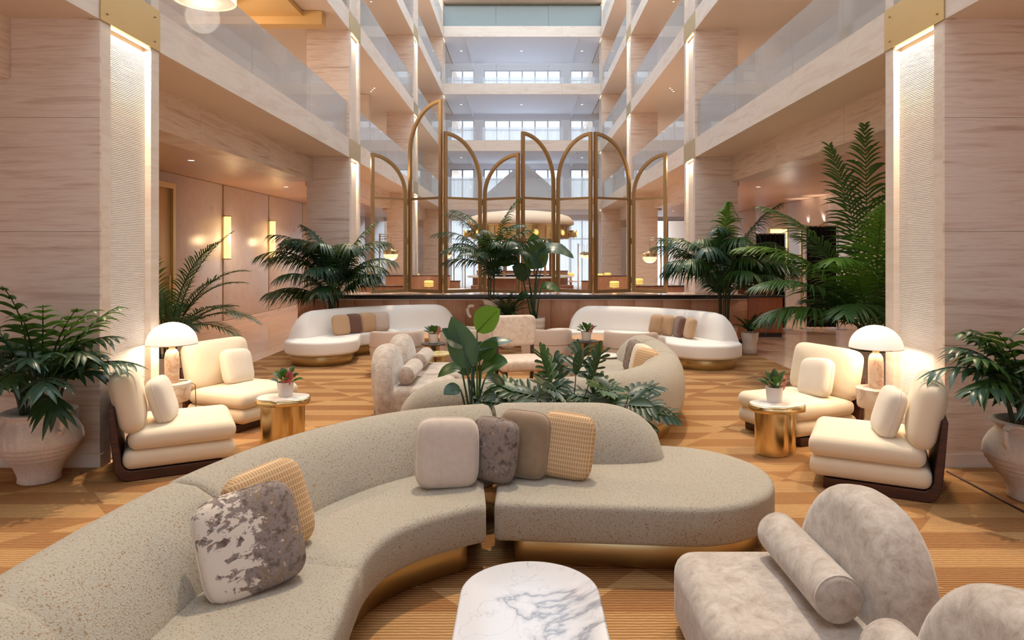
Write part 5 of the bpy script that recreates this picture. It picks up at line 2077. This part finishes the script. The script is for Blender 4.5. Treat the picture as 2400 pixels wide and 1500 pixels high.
def leaf_part(root, base, b, t, W, nrm, mat, bend=0.15, shape='ovate', pet_r=0.009, bow=(0, 0, 0), fold=0.18, wave=0.0, seed=0, n=12):
    """one leaf with its stalk; all points relative to the root"""
    base, b, t = Vector(base), Vector(b), Vector(t)
    mid = (b + t) / 2 + Vector((0, 0, bend * (t - b).length))
    g1 = leaf_geo(b, mid, t, nrm, W, n, shape, fold, wave, seed)
    pm = (base + b) / 2 + Vector(bow)
    path = [(1 - s) ** 2 * base + 2 * s * (1 - s) * pm + s * s * b for s in [k / 7 for k in range(8)]]
    g2 = tube_geo(path, pet_r, 6, pet_r * 0.6)
    rib = [p + Vector(nrm).normalized() * -0.002 for p in [(1 - s) ** 2 * b + 2 * s * (1 - s) * mid + s * s * t for s in [k / 8 for k in range(8)]]]
    g3 = tube_geo(rib, pet_r * 0.6, 5, 0.0015)
    v, q = join_geo([g1, g2, g3])
    return mk('leaf', v, q, M[mat], root, True, 180)


Y0 = 5.90
bp = thing('bird_of_paradise_plant', 'broad-leaved green plant growing between the two back-to-back sofas, left one', 'potted plant', (-0.42, Y0, 0.012))
simple_pot(0.16, 0.2, 0.52)(bp)
bo_ = Vector((-0.42, Y0, 0.012))
S0 = [(-0.02, 0.0, 0.5), (0.03, 0.02, 0.5), (0.0, -0.03, 0.5), (-0.05, 0.03, 0.5), (0.05, -0.02, 0.5)]
BL = [((1106, 862), (1058, 742), 0.135, (0.3, -0.9, 0.25), 'leaf_blue', -0.1, -0.02),
      ((1118, 778), (1172, 724), 0.155, (-0.3, 0.75, 0.55), 'leaf_bright', 0.05, 0.03),
      ((1088, 812), (1036, 770), 0.085, (0.2, -0.7, 0.6), 'leaf_blue', -0.05, -0.04),
      ((1118, 822), (1202, 800), 0.075, (0.0, -0.45, 0.9), 'leaf_blue', 0.18, 0.05),
      ((1124, 838), (1168, 806), 0.085, (-0.2, -0.9, 0.4), 'leaf_mid', 0.1, 0.06),
      ((1082, 868), (1026, 884), 0.07, (0.1, -0.6, 0.8), 'leaf_mid', 0.35, -0.05),
      ((1128, 868), (1190, 850), 0.10, (0.0, -0.7, 0.7), 'leaf_mid', 0.2, 0.02),
      ((1136, 888), (1184, 905), 0.065, (-0.2, -0.6, 0.8), 'leaf_dark', 0.3, 0.06),
      ((1080, 915), (1040, 925), 0.07, (0.2, -0.6, 0.8), 'leaf_blue', 0.3, -0.06),
      ((1098, 880), (1070, 830), 0.09, (0.4, -0.8, 0.4), 'leaf_dark', 0.0, 0.1),
      ((1130, 930), (1160, 940), 0.07, (0.0, -0.7, 0.7), 'leaf_dark', 0.3, 0.0),
      ((1106, 850), (1128, 800), 0.08, (0.1, -0.95, 0.2), 'leaf_dark', 0.0, 0.12)]
for i, (b, t_, W, nr, mt, bd, dy) in enumerate(BL):
    yb = Y0 + dy
    leaf_part(bp, S0[i % 5], at(b[0], b[1], yb) - bo_, at(t_[0], t_[1], yb - 0.06 + 0.12 * (i % 2)) - bo_, W, nr, mt, bd, 'ovate', 0.012, (0, 0, 0.05), 0.15, 0.02, i)

rr = random.Random(41)
for k, (x, n, lb, hgt) in enumerate(((0.06, 11, 'lobed dark philodendron between the back-to-back sofas, left of its pair', 0.10), (0.40, 12, 'lobed dark philodendron between the back-to-back sofas, tallest in the middle', 0.24), (0.80, 11, 'lobed dark philodendron between the back-to-back sofas, sprawling to the right', 0.12))):
    ph = thing('split_leaf_philodendron', lb, 'potted plant', (x, Y0, 0.012))
    simple_pot(0.14, 0.18, 0.50)(ph)
    for i in range(n):
        az = 2 * PI * i * 0.381966 + k
        el = R(75 - 62 * i / n)
        pl = 0.22 + hgt * (1 - 0.45 * i / n) * rr.uniform(0.8, 1.1)
        d = Vector((math.cos(az) * math.cos(el), 0.55 * math.sin(az) * math.cos(el), math.sin(el)))
        base = Vector((0, 0, 0.46))
        b = base + d * pl
        L = rr.uniform(0.22, 0.30)
        out = Vector((math.cos(az), 0.6 * math.sin(az), 0)).normalized()
        tip = b + (out * rr.uniform(0.65, 0.95) + Vector((0, 0, (0.55 if k == 1 else 0.32) - 0.75 * i / n))).normalized() * L
        if k == 1 and i < 4:
            tip = b + (out * 0.35 + Vector((0, 0, 0.9))).normalized() * L
        nr = Vector((-out.x * 0.4, -0.45, 0.85))
        leaf_part(ph, base, b, tip, 0.165, nr, ('leaf_dark', 'leaf_mid', 'leaf_dark', 'leaf_dark')[i % 4], 0.12, 'lobed', 0.007, out * 0.03, 0.2, 0, k * 50 + i, 10)

ee = thing('elephant_ear_plant', 'elephant ear plant with big drooping leaves in banded pot, middle of the divider', 'potted plant', (0.25, 14.45, 0.012))
eo = Vector((0.25, 14.45, 0.012))
simple_pot(0.2, 0.235, 0.62, 'terracotta', 5)(ee)
EL = [((1258, 630), (1250, 546), 0.27, (0.2, -0.95, -0.1), 'leaf_mid', 0), ((1262, 590), (1345, 606), 0.20, (0.1, -0.6, 0.8), 'leaf_blue', 0.35), ((1225, 580), (1152, 606), 0.24, (0, -0.6, 0.8), 'leaf_blue', 0.25),
      ((1215, 612), (1140, 630), 0.2, (0, -0.6, 0.8), 'leaf_dark', 0.2), ((1238, 650), (1200, 625), 0.2, (0, -0.8, 0.5), 'leaf_dark', 0.1), ((1268, 672), (1312, 684), 0.13, (0, -0.6, 0.8), 'leaf_mid', 0.3),
      ((1270, 622), (1240, 590), 0.2, (0.3, -0.8, 0.3), 'leaf_blue', 0.1), ((1238, 690), (1212, 706), 0.12, (0, -0.6, 0.8), 'leaf_dark', 0.2)]
for i, (b, t_, W, nr, mt, bd) in enumerate(EL):
    yb = 14.35 - 0.05 * (i % 3)
    leaf_part(ee, ((i % 3 - 1) * 0.05, 0, 0.58), at(b[0], b[1], yb) - eo, at(t_[0], t_[1], yb - 0.1) - eo, W, nr, mt, bd, 'heart', 0.018, (0, 0, 0.1), 0.1, 0.06, i)


# little flower pots on the tables
def flower_pot(label, loc, mat='flower_pink', seed=0, s=1.0):
    r = thing('flower_pot', label, 'flower pot', loc, seed * 0.2)
    lathe('pot', [(0.058 * s, 0.0), (0.062 * s, 0.004), (0.074 * s, 0.125 * s), (0.074 * s, 0.13 * s), (0.068 * s, 0.13 * s), (0.066 * s, 0.11 * s)], M['white_ceramic'], r, 28)
    lathe('soil', [(0.068 * s, 0.11 * s), (0.001, 0.118 * s)], M['soil'], r, 20, ends=False)
    rr = random.Random(seed + 77)
    for i in range(14):
        az = 2 * PI * i * 0.381966 + seed
        el = R(80 - 70 * i / 14)
        d = Vector((math.cos(az) * math.cos(el), math.sin(az) * math.cos(el), math.sin(el)))
        b0 = Vector((0, 0, 0.11 * s))
        b = b0 + d * 0.06 * s
        tip = b + (d + Vector((math.cos(az) * 0.4, math.sin(az) * 0.4, 0.15))).normalized() * rr.uniform(0.08, 0.13) * s
        leaf_part(r, b0, b, tip, 0.032 * s, Vector((-d.x * 0.5, -d.y * 0.5 - 0.3, 0.8)), ('leaf_dark', 'leaf_mid', 'leaf_dark')[i % 3], 0.15, 'ovate', 0.003, (0, 0, 0), 0.2, 0.1, i, 6)
    for i, (dx, dz) in enumerate(((0.05, 0.20), (0.02, 0.15))):
        b = Vector((dx * s * 0.8, -0.045 * s, dz * s - 0.045 * s))
        tip = b + Vector((0.02 * s, -0.01, 0.085 * s))
        g1 = leaf_geo(b, (b + tip) / 2 + Vector((0.015, -0.02, 0)), tip, (0.35, -0.9, 0.15), 0.036 * s, 8, 'heart', 0.35)
        g2 = tube_geo([(0, 0, 0.1 * s), b], 0.003, 5)
        v, q = join_geo([g1, g2])
        o = mk('flower', v, q, M[mat], r, True, 180)
        o['label'] = 'pink spathe flower'
    return r


flower_pot('small white pot with pink anthurium on the left gold side table', (-2.47, 7.12, 0.509), 'flower_pink', 0, 1.15)
flower_pot('small white pot with pink anthurium on the right gold side table', (2.53, 6.85, 0.509), 'flower_rose', 1, 1.15)
flower_pot('small white pot with dark leaves on the left dark pedestal table', (-1.43, 11.0, 0.552), 'flower_rose', 2, 1.15)
flower_pot('small white pot with pink bloom on the right dark pedestal table', (1.06, 11.3, 0.552), 'flower_rose', 3, 1.15)
